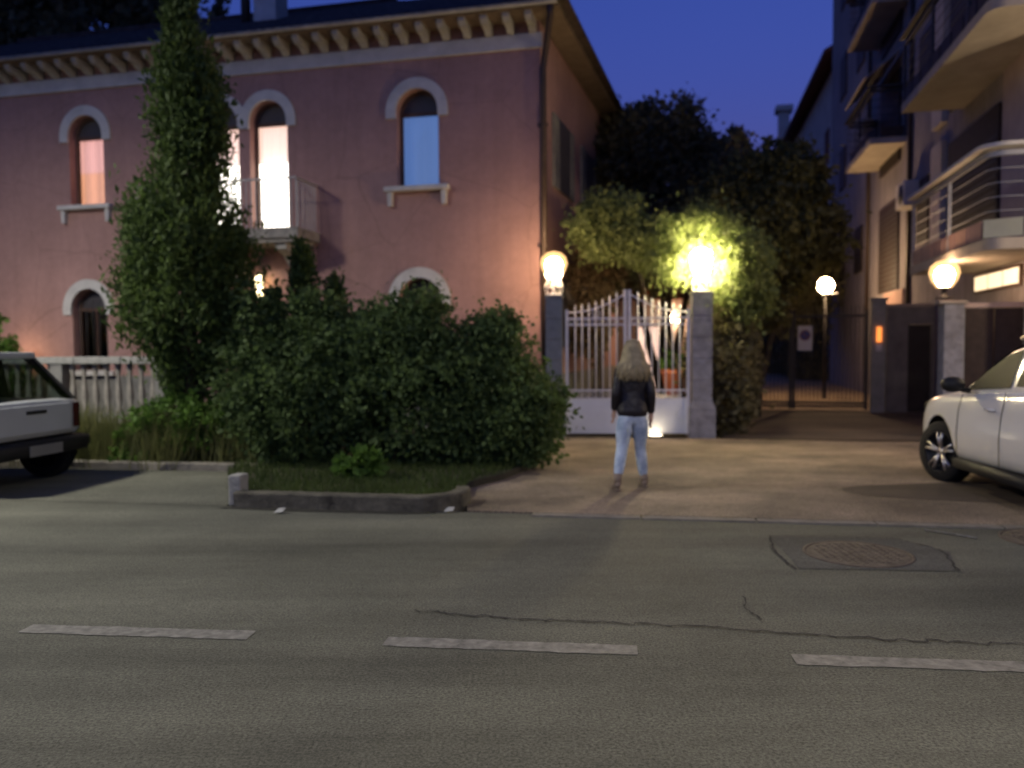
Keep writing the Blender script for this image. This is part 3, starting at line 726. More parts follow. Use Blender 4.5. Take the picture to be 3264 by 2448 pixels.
G0, G1 = Vector((.92, 13.66)), Vector((3.02, 13.52))
gv = G1-G0; GL = gv.length; ga = math.atan2(gv.y, gv.x)
gate = thing('garden_gate', 'white wrought iron double gate with spear tips and solid bottom panels', 'gate', (G0.x, G0.y, 0), ga)
hl = GL/2
def gtop(x): # curved top of the gate, rising towards the middle
    f = min(x, GL-x)/hl; return 2.13+.34*f**2.2
for s0, s1 in ((0.0, hl-.012), (hl+.012, GL)):
    q = MB()
    q.bb((s0, -.025, .05), (s0+.05, .025, gtop(s0)+.05)); q.bb((s1-.05, -.025, .05), (s1, .025, gtop(s1)+.05))
    for z in (.66, .80, 1.92, 2.03): q.bb((s0+.05, -.015, z-.014), (s1-.05, .015, z+.014))
    n = 14; xs = [s0+.05+(s1-s0-.1)*i/n for i in range(n+1)]
    q.tube([(x, 0, gtop(x)) for x in xs], .014, 6)
    for i in range(1, 8):                               # scrollwork between the two upper rails
        x = s0+.05+(s1-s0-.1)*(i-.5)/7.5
        q.tube([(x+.04*math.cos(a), 0, 1.975+.036*math.sin(a)) for a in [k_*math.pi/5 for k_ in range(11)]], .007, 5)
        q.tube([(x+.04*math.cos(a), 0, .73+.036*math.sin(a)) for a in [k_*math.pi/5 for k_ in range(11)]], .007, 5)
    for i in range(1):
        x = s0+(s1-s0)*(.5+.2*i); zc = (2.03+gtop(x))/2; h = (gtop(x)-2.03)/2
        q.tube([(x+.06*math.cos(a), 0, zc+h*.9*math.sin(a)) for a in [k_*math.pi/6 for k_ in range(13)]], .008, 5)
    leaf = q.build('gate_leaf', M['white_iron'], gate)
    for i in range(7):
        x = s0+.05+(s1-s0-.1)*(i+1)/8
        q = MB(); q.tube([(x, 0, .66), (x, 0, gtop(x)+.03)], .0125, 7); q.tube([(x, 0, gtop(x)+.02), (x, 0, gtop(x)+.05), (x, 0, gtop(x)+.13)], [.012, .024, .002], 6)
        q.build('bar', M['white_iron'], leaf)
    q = MB(); q.bb((s0+.05, -.008, .06), (s1-.05, .008, .645)); q.bb((s0+.12, -.014, .13), (s1-.12, -.008, .58), bev=.003); q.build('bottom_panel', M['white_panel'], leaf)
q = MB(); q.box((hl-.06, -.04, 1.18), (.05, .04, .16)); q.tube([(hl-.06, -.07, 1.22), (hl-.17, -.07, 1.22)], .010, 6); q.build('lock', M['dark_metal'], gate)
sp = thing('light_spill', 'added glowing disc for the light shining under the gate', 'lamp', (2.42, 13.42, .012))
q = MB(); q.lathe([(.15, 0), (.15, .03), (.12, .034)], n=20); q.build('rim', M['dark_metal'], sp)  # added glowing disc, stands in for light shining under the gate
q = MB(); q.lathe([(.12, .030), (.08, .045), (.001, .05)], n=20); q.build('lens', M['spill_glow'], sp)

# garden behind the gate
lw = MB(); lw.box((0, 0, .25), (2.2, .35, .6), R(-8), bev=.01)
tag(lw.build('low_wall', M['white_stone'], None, (3.5, 16.4, 0)), 'low pale garden wall seen through the right gate leaf', 'wall')
pt = thing('plant_pot', 'big terracotta pot on the low wall behind the gate bars', 'plant pot', (3.30, 16.35, .55))
q = MB(); q.lathe([(.001, 0), (.14, 0), (.22, .42), (.25, .43), (.26, .52), (.23, .53), (.20, .40), (.001, .36)], n=20); q.build('pot', M['terracotta'], pt)
P, Nn = blob_points([((0, 0, .62), (.22, .22, .2))], 500, .08); leaf_mesh('leaves', P, Nn, .05, M['leaf_light'], pt)
ob = thing('outbuilding', 'small garden building with a lit doorway far behind the gate', 'garden building', (3.5, 23.5, 0), R(-10))
q = MB(); q.bb((-1.8, 0, 0), (.15, .25, 2.9)); q.bb((.85, 0, 0), (2.5, .25, 2.9)); q.bb((.15, 0, 2.15), (.85, .25, 2.9)); q.bb((-1.8, .25, 0), (-1.6, 3, 2.9)); q.bb((2.3, .25, 0), (2.5, 3, 2.9)); q.build('wall', M['apt_pink'], ob)
q = MB(); q.bb((-2.0, -.3, 2.9), (2.7, 3.2, 3.05)); q.build('roof', M['far_roof'], ob)
q = MB(); q.bb((.2, .28, .05), (.8, .32, 2.12)); q.build('doorway', M['room_upper'], ob)
for x, z in ((1.15, 2.35), (1.42, 2.25)):
    q = MB(); q.ball((x, -.16, z), .10 if x < 1.3 else .07, 12); q.tube([(x, 0, z), (x, -.1, z)], .015, 6); q.build('wall_lamp', M['garden_glow'], ob)
gl2 = thing('garden_lamp', 'low garden lamp lighting the terracotta pot behind the gate', 'lamp', (2.75, 15.6, 0))
q = MB(); q.tube([(0, 0, 0), (0, 0, .35)], .025, 8); q.build('pole', M['dark_metal'], gl2)
q = MB(); q.ball((0, 0, .42), .06, 12); q.build('globe', M['garden_glow'], gl2)

# ------------------------------------------------------------------ drive gate and its surroundings
D0, D1 = Vector((5.05, 19.3)), Vector((8.2, 18.35)); dv = D1-D0; DL = dv.length; da = math.atan2(dv.y, dv.x)
dg = thing('drive_gate', 'wide dark metal bar gate across the driveway', 'gate', (D0.x, D0.y, 0), da)
q = MB()
for z in (.12, .20, 2.22): q.bb((0, -.025, z-.03), (DL, .025, z+.03))
for x in (.03, DL*.5-.04, DL*.5+.04, DL-.03): q.bb((x-.035, -.03, .05), (x+.035, .03, 2.36))
q.build('frame', M['dark_metal'], dg)
for i in range(36):
    x = .1+i*(DL-.2)/35
    q = MB(); q.bb((x-.009, -.009, .2), (x+.009, .009, 2.46)); q.build('bar', M['dark_metal'], dg)
sg = thing('no_parking_sign', 'white no parking sign hung on the dark drive gate', 'sign', (D0.x+dv.x*.58, D0.y+dv.y*.58-.05, 1.42), da)
q = MB(); q.bb((-.16, -.012, 0), (.16, 0, .58), bev=.003); q.build('plate', M['sign_white'], sg)
def disc(mb, c, r, y, n=28): mb.add([(c[0]+r*math.cos(2*math.pi*i/n), y, c[1]+r*math.sin(2*math.pi*i/n)) for i in range(n)], [tuple(range(n))])
q = MB(); disc(q, (0, .36), .125, -.015); q.build('red_ring', M['sign_red'], sg)
q = MB(); disc(q, (0, .36), .092, -.018); q.build('blue_disc', M['sign_blue'], sg)
q = MB(); a = R(-45); q.add([(x*math.cos(a)-z*math.sin(a), -.021, .36+x*math.sin(a)+z*math.cos(a)) for x, z in ((-.1, -.016), (.1, -.016), (.1, .016), (-.1, .016))], [(0, 1, 2, 3)]); q.build('red_bar', M['sign_red'], sg)
gp_ = thing('gatepost', 'dark post with an orange warning light right of the drive gate', 'gatepost', (8.38, 18.25, 0), da)
q = MB(); q.box((0, 0, 1.25), (.30, .30, 2.6), 0, bev=.01); q.box((0, 0, 2.58), (.36, .36, .06), 0, bev=.01); q.build('post', M['pillar_grey'], gp_)
q = MB(); q.box((0, -.19, 1.78), (.10, .07, .34), 0, bev=.015); q.build('warning_light', M['orange_lens'], gp_)
q = MB(); q.box((0, -.165, 1.48), (.12, .02, .16), 0); q.build('notice', M['sign_white'], gp_)
fw = thing('boundary_wall', 'dull grey wall with a metal door between gatepost and apartment block', 'wall', (8.56, 18.2, 0), R(-12))
q = MB(); q.bb((0, 0, -.1), (.45, .2, 2.4)); q.bb((.95, 0, -.1), (1.7, .2, 2.4)); q.bb((.45, 0, 2.0), (.95, .2, 2.4)); q.build('wall', M['plinth'], fw)
q = MB(); q.bb((-.02, -.03, 2.4), (1.72, .23, 2.47)); q.build('coping', M['slab'], fw)
q = MB(); q.bb((.46, .08, 0), (.94, .12, 1.99)); q.build('door', M['dark_metal'], fw)
plant('hedge', 'dark far hedge closing the end of the driveway', 'hedge', (14.5, 46.0, 0), [((0, 0, 1.6), (2.6, 1, 2.0)), ((-3.5, .5, 1.8), (2.6, 1, 2.2)), ((3, -.5, 1.5), (2.5, 1, 2.0))], 16000, .13, M['leaf_dark'], [(0, 0, 2.2)], .06, crown='foliage', clump=.3)
plant('hedge', 'dark tall hedge hiding the foot of the distant house', 'hedge', (13.6, 38.0, 0), [((0, -2, 1.8), (1.2, 2.2, 2.3)), ((.6, 1.5, 2.0), (1.2, 2.4, 2.5)), ((1.5, 5.5, 2.0), (1.3, 2.6, 2.6)), ((2.6, 9.5, 2.0), (1.4, 2.6, 2.6))], 26000, .12, M['leaf_dark'], [(0, 0, 2.2)], .06, crown='foliage', clump=.28)
# lamp post beyond the drive gate
lp = thing('garden_lamp_post', 'slim lamp post with a round light beyond the drive gate', 'lamp post', (9.0, 22.9, 0))
q = MB(); q.tube([(0, 0, 0), (0, 0, 3.05)], [.05, .03], 8); q.build('pole', M['dark_metal'], lp)
q = MB(); q.ball((0, 0, 3.25), .22, 16); q.build('globe', M['globe_far'], lp)
q = MB(); q.bb((-.05, -.1, 3.0), (.32, .1, 3.04)); q.build('bracket', M['white_iron'], lp)
# pillar with the garage lamp
gpx, gpy = 7.17, 13.1
pl_ = thing('gate_pillar', 'pale pillar below the garage lamp behind the white car', 'gate pillar', (gpx, gpy, 0), R(-13))
q = MB(); q.box((.04, 0, 1.05), (.30, .34, 2.3), 0, bev=.01); q.build('shaft', M['pillar_mauve'], pl_)
q = MB(); q.box((.02, 0, 2.225), (.42, .40, .05), 0, bev=.01); q.build('cap', M['slab'], pl_)
globe_lamp('globe_lamp', 'glowing lamp on the pale pillar under the apartment balcony', (7.09, 13.1, 2.30), .165, M['globe_garage'], False)
fc = thing('metal_fence', 'dark sheet metal fence beside the pale pillar behind the white car', 'fence', (7.37, 13.05, 0), R(-13))
q = MB()
for i in range(6): q.bb((.03+i*.45, -.02, .05), (.45+i*.45, .02, 2.12), bev=.004)
q.build('panel', M['shutter'], fc)
q = MB(); q.bb((0, -.04, 2.14), (2.8, .04, 2.22)); q.build('top_rail', M['apt_pink'], fc)
for i in range(4): q = MB(); q.bb((-.01+i*.9, -.045, 0), (.025+i*.9, .045, 2.14)); q.build('post', M['pillar_grey'], fc)

# ------------------------------------------------------------------ apartment block
TH = R(-13.5)        # local x: to the right along the street front, local y: away from the street
AX, AY = 8.1, 12.0
ap = thing('apartment_block', 'tall grey apartment block with stacked balconies at the right', 'apartment block', (AX, AY, 0), TH)
q = MB()
q.bb((0, 0, -.2), (10, 21.6, 19)); q.build('wall', M['apt'], ap)
q = MB(); q.bb((-.03, -.03, 2.95), (0, 2.1, 9.2)); q.build('corner_pier', M['apt_pink'], ap)
# shuttered openings in the side wall, one per floor
FL = [(3.02, 0), (6.42, 1), (9.82, 2), (13.2, 3)]
for zf, k_ in FL:
    for y0, y1 in ((2.2, 5.2), (6.7, 7.7), (9.6, 12.0), (14.6, 16.0), (18.0, 19.3)):
        zb = zf+(.02 if (y1-y0) > 1.9 else .95)
        q = MB(); q.bb((-.05, y0, zb), (-.001, y1, zf+2.75 if k_ == 0 and y0 < 3 else zf+2.45)); w = q.build('shutter', M['shutter'], ap)
        s_ = MB(); n = int((zf+2.4-zb)/.14)
        for i in range(n): s_.bb((-.058, y0+.06, zb+.06+i*.14), (-.0505, y1-.06, zb+.12+i*.14))
        s_.build('slats', M['dark_metal'], w)
    q = MB(); q.bb((-.12, 5.45, zf-.1), (-.001, 6.25, zf+2.9)); q.build('pilaster', M['far_wall'], ap)
def balcony(z, y0, y1, xo, front, panels, dark=False, rounded=.22):
    """slab along the side wall from y0 to y1, xo = how far it stands out; front > 0: the slab also runs round the street corner"""
    sl = MB()
    if front:
        pts = [(0, y1), (-xo, y1)]+[(-xo+rounded-rounded*math.cos(a), y0+rounded-rounded*math.sin(a)) for a in [i*math.pi/2/8 for i in range(9)]]+[(front, y0), (front, -.001), (-.001, -.001)]
    else: pts = [(0, y1), (-xo, y1), (-xo, y0), (0, y0)]
    sl.prism(pts, z, z+.16)
    b_ = sl.build('balcony', M['slab'], ap)
    line = pts[1:-2] if front else pts[0:4]
    if front:
        ins = [(-xo+.05, y1-.05)]+[(-xo+.05+rounded-rounded*math.cos(a), y0+.05+rounded-rounded*math.sin(a)) for a in [i*math.pi/2/8 for i in range(9)]]+[(front, y0+.05)]
    else: ins = [(-.02, y1-.05), (-xo+.05, y1-.05), (-xo+.05, y0+.05), (-.02, y0+.05)]
    V3 = [Vector((a, c, 0)) for a, c in ins]
    # handrail board
    def rail(zc, hw, hz, nm, m):
        r_ = MB(); n_ = len(V3); vs = []; fs = []
        for i, p_ in enumerate(V3):
            t = (V3[min(i+1, n_-1)]-V3[max(i-1, 0)]).normalized(); s = Vector((-t.y, t.x, 0))
            vs += [p_+s*hw+Vector((0, 0, zc-hz)), p_-s*hw+Vector((0, 0, zc-hz)), p_-s*hw+Vector((0, 0, zc+hz)), p_+s*hw+Vector((0, 0, zc+hz))]
        for i in range(n_-1):
            o = i*4; fs += [(o+k2, o+(k2+1) % 4, o+4+(k2+1) % 4, o+4+k2) for k2 in range(4)]
        fs += [(0, 1, 2, 3), (len(vs)-1, len(vs)-2, len(vs)-3, len(vs)-4)]
        r_.add(vs, fs); return r_.build(nm, m, b_)
    mm = M['dark_metal'] if dark else M['railing_metal']
    rail(z+1.47, .13, .028, 'handrail', M['dark_metal'] if dark else M['handrail']); rail(z+1.36, .03, .035, 'handrail', mm)
    bars = MB()
    for kz in (.55, .75, .95, 1.15): bars.tube([p_+Vector((0, 0, z+kz)) for p_ in V3], .008, 6)
    bars.build('rail_bars', mm, b_)
    total = [0]
    for a, c in zip(V3[:-1], V3[1:]): total.append(total[-1]+(c-a).length)
    def at(sv):
        for i in range(len(V3)-1):
            if sv <= total[i+1] or i == len(V3)-2: return V3[i].lerp(V3[i+1], (sv-total[i])/max(1e-6, total[i+1]-total[i])), (V3[i+1]-V3[i])
    n_ = int(total[-1]/1.9)
    for i in range(n_+1):
        p_, t = at(total[-1]*i/n_); c = MB(); c.box((p_.x, p_.y, z+.75), (.05, .05, 1.18), math.atan2(t.y, t.x)); c.build('post', mm, b_)
    n_ = int(total[-1]/.62); 
    for i in range(n_):
        s0 = total[-1]*(i+.06)/n_; s1 = total[-1]*(i+.94)/n_; p0, t0 = at(s0); p1, t1 = at(s1); d = p1-p0
        fr = (p0.y+p1.y)/2 < y0+.2
        c = MB(); c.box(((p0.x+p1.x)/2, (p0.y+p1.y)/2, z+.32), (d.length, .025, .26), math.atan2(d.y, d.x)); c.build('panel', M['shutter'] if dark else (M['panel_cream'] if (front and fr) else M['panel_pink']), b_)
    return b_
balcony(2.90, -.85, 3.5, 1.15, 4.0, True)
balcony(6.28, -.85, 4.4, 1.15, 4.0, True, dark=True)
balcony(9.66, -.85, 4.4, 1.15, 4.0, True, dark=True)
for z in (6.75, 10.35, 13.95): balcony(z, 9.0, 12.6, .88, 0, True, dark=True)
p_ = MB(); p_.tube([(-.06, 8.4, 0), (-.06, 8.4, 18.5)], .055, 8); p_.build('drainpipe', M['pipe'], ap)
p_ = MB(); p_.tube([(-.06, 13.6, 0), (-.06, 13.6, 18.5)], .055, 8); p_.build('drainpipe', M['pipe'], ap)
for y, z in ((7.9, 5.2), (13.2, 8.1)):
    p_ = MB(); p_.box((-.22, y, z), (.34, .85, .6), 0, bev=.02); u_ = p_.build('air_conditioner', M['apt_white'], ap)
    p_ = MB(); p_.lathe([(.001, 0), (.24, 0), (.24, .012), (.001, .012)], n=24); o_ = p_.build('fan_grille', M['dark_metal'], u_, (-.392, y-.1, z)); o_.rotation_euler = (0, -math.pi/2, 0)
# lit strip window under the balcony, garage openings
q = MB(); q.bb((-.04, 1.1, 2.50), (-.001, 3.4, 2.86)); w = q.build('transom_window', M['frame_wood'], ap)
for i in range(3): q = MB(); q.bb((-.05, 1.16+i*.74, 2.55), (-.0405, 1.84+i*.74, 2.81)); q.build('pane', M['strip_glow'], w)
q = MB(); q.bb((-.05, 1.0, 0), (-.001, 4.2, 2.2)); q.build('garage_door', M['shutter'], ap)
q = MB(); q.bb((-.05, 9.0, 2.55), (-.001, 11.2, 3.0)); q.build('awning', M['panel_pink'], ap)
# sloping pale sun blind on the second balcony
q = MB(); q.add([(-1.0, 9.4, 8.55), (-1.0, 12.3, 8.55), (-.05, 12.3, 9.3), (-.05, 9.4, 9.3), (-1.0, 9.4, 8.53), (-1.0, 12.3, 8.53), (-.05, 12.3, 9.28), (-.05, 9.4, 9.28)], [(0, 1, 2, 3), (7, 6, 5, 4), (0, 3, 7, 4), (1, 5, 6, 2), (0, 4, 5, 1)]); q.build('sun_blind', M['apt_white'], ap)

# house further back
fh = thing('distant_house', 'pale grey house with red tiled eaves and chimney behind the trees', 'house', (14.6, 36.0, 0), R(-12.3))
q = MB(); q.bb((0, 0, -.2), (9, 19, 14.3)); q.build('wall', M['far_wall'], fh)
q = MB(); q.add([(-.7, -.6, 14.3), (-.7, 19.6, 14.3), (4.5, 19.6, 17.2), (4.5, -.6, 17.2), (9.7, -.6, 14.3), (9.7, 19.6, 14.3), (-.7, -.6, 14.5), (-.7, 19.6, 14.5), (4.5, 19.6, 17.4), (4.5, -.6, 17.4), (9.7, -.6, 14.5), (9.7, 19.6, 14.5)],
   [(6, 7, 8, 9), (9, 8, 11, 10), (0, 3, 2, 1), (3, 4, 5, 2), (0, 1, 7, 6), (4, 10, 11, 5), (0, 6, 9, 3), (3, 9, 10, 4), (1, 2, 8, 7), (2, 5, 11, 8)]); r2 = q.build('roof', M['far_roof'], fh)
q = MB(); q.bb((-.75, 16.2, 14.0), (-.1, 17.0, 16.6)); q.bb((-.95, 16.0, 16.6), (.1, 17.2, 16.95)); q.build('chimney', M['far_wall'], r2)
for z in (3.2, 6.6, 10.2):
    for y in (2, 7, 12):
        q = MB(); q.bb((-.04, y, z), (-.001, y+1.2, z+1.6)); q.build('shutter', M['far_roof'], fh)

# ------------------------------------------------------------------ trees and shrubs
tt = thing('conifer_tree', 'tall ragged columnar conifer in front of the pink villa', 'tree', (-4.45, 11.0, 0))
PP = []; NN = []
prof = [(1.0, .20), (1.3, .42), (1.7, .66), (2.0, .80), (2.5, .86), (3.0, .84), (3.4, .74), (3.65, .48), (4.2, .42), (5.0, .42), (5.35, .36), (5.6, .20), (5.9, .11), (6.6, .10), (7.0, .04)]
def prf(z): return float(np.interp(z, [a for a, _ in prof], [b_ for _, b_ in prof]))
for i in range(1250):
    z = random.uniform(.95, 6.9)
    if random.random() > .16+prf(z)*.95: continue
    a = random.uniform(0, 2*math.pi); rr = prf(z)*random.uniform(.25, 1.06)**.5
    rr *= 1+.16*math.sin(a*3+z*2.1)+.10*math.sin(z*5+a)
    if 3.9 < z < 4.3 and random.random() < .3: continue
    c = np.array([rr*math.cos(a)+.05*math.sin(z*1.7)+.03*(z > 3.7), rr*math.sin(a), z])
    q_ = rng.normal(size=(60, 3))*np.array([.075, .075, .20]); PP.append(c+q_); NN.append(np.tile([math.cos(a)*.3, math.sin(a)*.3, .9], (60, 1)))
leaf_mesh('crown', np.concatenate(PP), np.concatenate(NN), .034, M['leaf_cypress'], tt, 2.6, -.35)
trunk('trunk', (0, 0, -.05), [(-.1, 0, 6.6), (.3, .1, 3.2), (-.35, .1, 3.0), (.1, -.3, 2.6)], .12, tt, .05)

def conifer(name, label, loc, h, r, n, m, group=None):
    t = thing(name, label, 'shrub', loc, 0, group); Ps = []; Ns = []
    for i in range(n):
        f = random.random()**.8; z = .15+f*(h-.15); rad = r*(1-f)**.75*(1+.15*math.sin(z*7+i))
        a = random.uniform(0, 6.28); rr = rad*random.uniform(.3, 1)**.5
        Ps.append(np.array([rr*math.cos(a), rr*math.sin(a), z])+rng.normal(size=(30, 3))*np.array([.05, .05, .10])); Ns.append(np.tile([math.cos(a)*.3, math.sin(a)*.3, .9], (30, 1)))
    leaf_mesh('crown', np.concatenate(Ps), np.concatenate(Ns), .038, m, t, 2.2, -.3)
    trunk('trunk', (0, 0, -.05), [(0, 0, h*.9)], .05, t, .02); return t
conifer('cypress_shrub', 'pointed dark cypress right of the tall conifer under the wall lamp', (-3.33, 11.2, .06), 2.2, .36, 190, M['leaf_cypress'], 'small cypresses between conifer and rounded shrub')
conifer('cypress_shrub', 'tallest of the small pointed cypresses below the balcony bracket', (-2.95, 11.3, .06), 2.85, .42, 240, M['leaf_cypress'], 'small cypresses between conifer and rounded shrub')
conifer('cypress_shrub', 'thin pointed cypress nearest the round topped shrub', (-2.52, 11.4, .06), 2.40, .36, 200, M['leaf_cypress'], 'small cypresses between conifer and rounded shrub')
plant('shrub', 'huge dark rounded shrub filling the bed left of the gate', 'shrub', (-1.05, 10.4, .06),
      [((0, 0, .75), (1.35, .95, .75)), ((-.35, .1, 1.35), (.85, .7, .55)), ((-.15, .1, 1.85), (.40, .35, .40)), ((.75, .1, 1.35), (.55, .55, .45)), ((.85, -.1, .6), (.85, .8, .7)), ((-.9, .1, 1.1), (.6, .6, .75)), ((1.0, -.25, .5), (.58, .7, .5)), ((-1.3, .2, 1.45), (.28, .3, .6)), ((-.75, .2, 1.6), (.3, .3, .5)), ((.85, .1, 1.65), (.28, .3, .32))], 74000, .038, M['leaf_bush'],
      [(0, 0, 1.5), (.7, .1, 1.3), (-.6, .1, 1.4), (.3, -.4, 1.1)], .05, hang=.25, clump=.17, crown='foliage', inner=.55, floor=0.02)
plant('shrub', 'dark drooping shrub under the small cypresses beside the conifer', 'shrub', (-2.75, 10.3, .06),
      [((0, 0, .7), (.85, .75, .7)), ((-.5, .1, 1.0), (.5, .5, .7)), ((.35, .1, 1.2), (.5, .5, .6)), ((-.65, .2, 1.7), (.26, .3, .55)), ((.1, .2, 1.75), (.28, .3, .5))], 34000, .038, M['leaf_bush'], [(0, 0, 1.2), (-.4, 0, 1.0), (.3, .1, 1.2)], .05, hang=.2, clump=.17, crown='foliage', floor=0.02)
plant('shrub', 'loose drooping shrub spilling over the pavement beside the grey pillar', 'shrub', (.06, 11.3, 0),
      [((0, 0, .62), (.55, .75, .62)), ((-.25, -.5, .75), (.55, .55, .6))], 18000, .038, M['leaf_bush'], [(0, 0, .9), (-.2, -.3, 1.0)], .04, hang=.5, clump=.15, crown='foliage', floor=0.02)
plant('plant', 'small light green plant on the grass before the dark shrubs', 'plant', (-1.75, 8.9, .08), [((0, 0, .14), (.24, .12, .16))], 800, .05, M['leaf_light'], [(0, 0, .2)], .01, hang=-.4, clump=.07, crown='leaves')
plant('shrub', 'low pale green shrub in the weeds at the foot of the conifer', 'shrub', (-4.55, 10.6, 0), [((0, 0, .62), (.42, .3, .35)), ((.6, .1, .55), (.3, .3, .3)), ((-.4, 0, .3), (.3, .3, .3))], 5000, .038, M['leaf_light'], [(0, 0, .6), (.5, .1, .5)], .02, crown='foliage', clump=.12)

# trees behind the gates
plant('broadleaf_tree', 'big dark tree rising behind the white gate against the sky', 'tree', (4.0, 21.0, 0),
      [((0, 0, 5.2), (1.7, 1.6, 1.9)), ((-1.2, -.2, 4.2), (1.2, 1.2, 1.3)), ((.2, 0, 6.9), (.9, .9, 1.0)), ((1.3, .2, 5.4), (1.2, 1.1, 1.3)), ((-.2, -.8, 3.9), (1.4, 1.1, .9)), ((-1.25, -.3, 5.9), (.9, .9, 1.2)), ((-.9, -.2, 6.9), (.6, .6, .7))], 56000, .085, M['leaf_dark'],
      [(0, 0, 6.6), (-1.1, 0, 4.6), (1.2, .1, 5.4), (.2, -.6, 4.6)], .18, hang=.2, clump=.32, inner=.4)
plant('broadleaf_tree', 'spreading tree behind the right pillar above the driveway hedge', 'tree', (5.3, 17.4, 0),
      [((0, 0, 4.1), (1.5, 1.3, 1.25)), ((1.05, .6, 3.7), (1.1, 1.1, 1.0)), ((-.9, -.4, 3.9), (1.0, .9, .9)), ((.3, -.3, 5.0), (.9, .9, .7)), ((-.3, .2, 2.9), (.8, .8, .6)), ((-.1, .1, 2.5), (.7, .7, .6))], 56000, .07, M['leaf_tree'],
      [(0, 0, 4.9), (.9, .5, 3.8), (-.9, -.4, 4.0)], .15, hang=.3, clump=.28, inner=.4, keep=lambda P: ~((P[:, 0] > 1.15) & (P[:, 2] < 3.3)))
plant('broadleaf_tree', 'yellow green leafy tree lit by the lamp on the right pillar', 'tree', (3.45, 14.5, 0),
      [((-.10, -.75, 3.25), (.62, .38, .50)), ((.45, -.6, 2.85), (.55, .45, .55)), ((-.9, .1, 3.45), (.7, .6, .42)), ((-1.6, .5, 3.8), (.7, .6, .6)), ((.0, .1, 3.6), (.6, .6, .4)), ((.55, -.2, 3.2), (.5, .5, .42)), ((-.1, -1.05, 3.18), (.62, .4, .30)), ((.38, -.95, 2.78), (.36, .36, .48)), ((-.68, -.85, 3.0), (.3, .32, .3)), ((.62, -.8, 2.4), (.35, .3, .4))], 44000, .042, M['leaf_gold'],
      [(-.05, -.1, 3.4), (-1.4, .4, 3.7), (.45, -.3, 3.0)], .03, hang=.5, clump=.2, inner=.35,
      keep=lambda P: np.linalg.norm((P-np.array([-.23, -.94, 3.0]))/np.array([1, 1, 1.15]), axis=1) > .40)
plant('conifer_tree', 'dark conifer with ragged branch tips behind the trees', 'tree', (6.5, 25.5, 0),
      [((0, 0, 5.0), (1.3, 1.2, 2.4)), ((.5, 0, 7.6), (.42, .4, .55)), ((-.45, 0, 7.3), (.45, .4, .7)), ((1.0, 0, 6.4), (.6, .5, .5))], 20000, .11, M['leaf_dark'], [(0, 0, 7.4), (.5, 0, 7.6)], .15, hang=-.3, clump=.26)
plant('flowering_shrub', 'rust tinted flowering climber between villa side wall and gate', 'shrub', (1.75, 16.6, 0),
      [((0, 0, 3.0), (.5, .6, .75)), ((.3, -.2, 3.9), (.45, .5, .6)), ((-.1, .1, 2.0), (.4, .5, .7))], 9000, .06, M['leaf_rust'], [(0, 0, 3.4), (.3, -.1, 4.0)], .05, hang=.4, clump=.16, crown='foliage')
plant('hedge', 'dark tall hedge along the left side of the driveway', 'hedge', (4.3, 16.6, 0),
      [((-.55, -2.3, 1.1), (.45, .9, 1.4)), ((-.1, -.8, 1.2), (.5, 1.0, 1.5)), ((.3, .9, 1.4), (.55, 1.0, 1.7)), ((.75, 2.4, 1.3), (.5, 1.0, 1.6))], 40000, .06, M['leaf_dark'], [(-.5, -2.2, 1.5), (0, 0, 1.5), (.5, 1.6, 1.5)], .05, crown='foliage', clump=.18)
plant('broadleaf_tree', 'dark tree mass rising behind the villa roof at the left', 'tree', (-13.5, 25.5, 0),
      [((0, 0, 11.5), (3.6, 2.5, 3.0)), ((-3.0, 0, 10.8), (2.6, 2, 2.6)), ((2.9, .3, 10.3), (1.7, 1.5, 1.7)), ((-.5, 0, 9.0), (3.0, 2.2, 1.6)), ((1.5, 0, 13.2), (1.8, 1.8, 1.6)), ((-3.5, 0, 13.6), (2.2, 2, 2.2))], 34000, .16, M['leaf_dark'], [(0, 0, 12), (-2.8, 0, 11), (2.4, .2, 10.5)], .3, clump=.5, inner=.3)
plant('broadleaf_tree', 'dark bushy trees seen between the drive gate and the houses', 'tree', (9.2, 30.0, 0),
      [((0, 0, 4.6), (2.0, 2.0, 2.2)), ((1.6, .5, 3.8), (1.6, 1.6, 1.8)), ((-1.8, 0, 4.9), (1.7, 1.5, 1.9))], 22000, .13, M['leaf_dark'], [(0, 0, 5), (1.4, .4, 4)], .2, clump=.35)

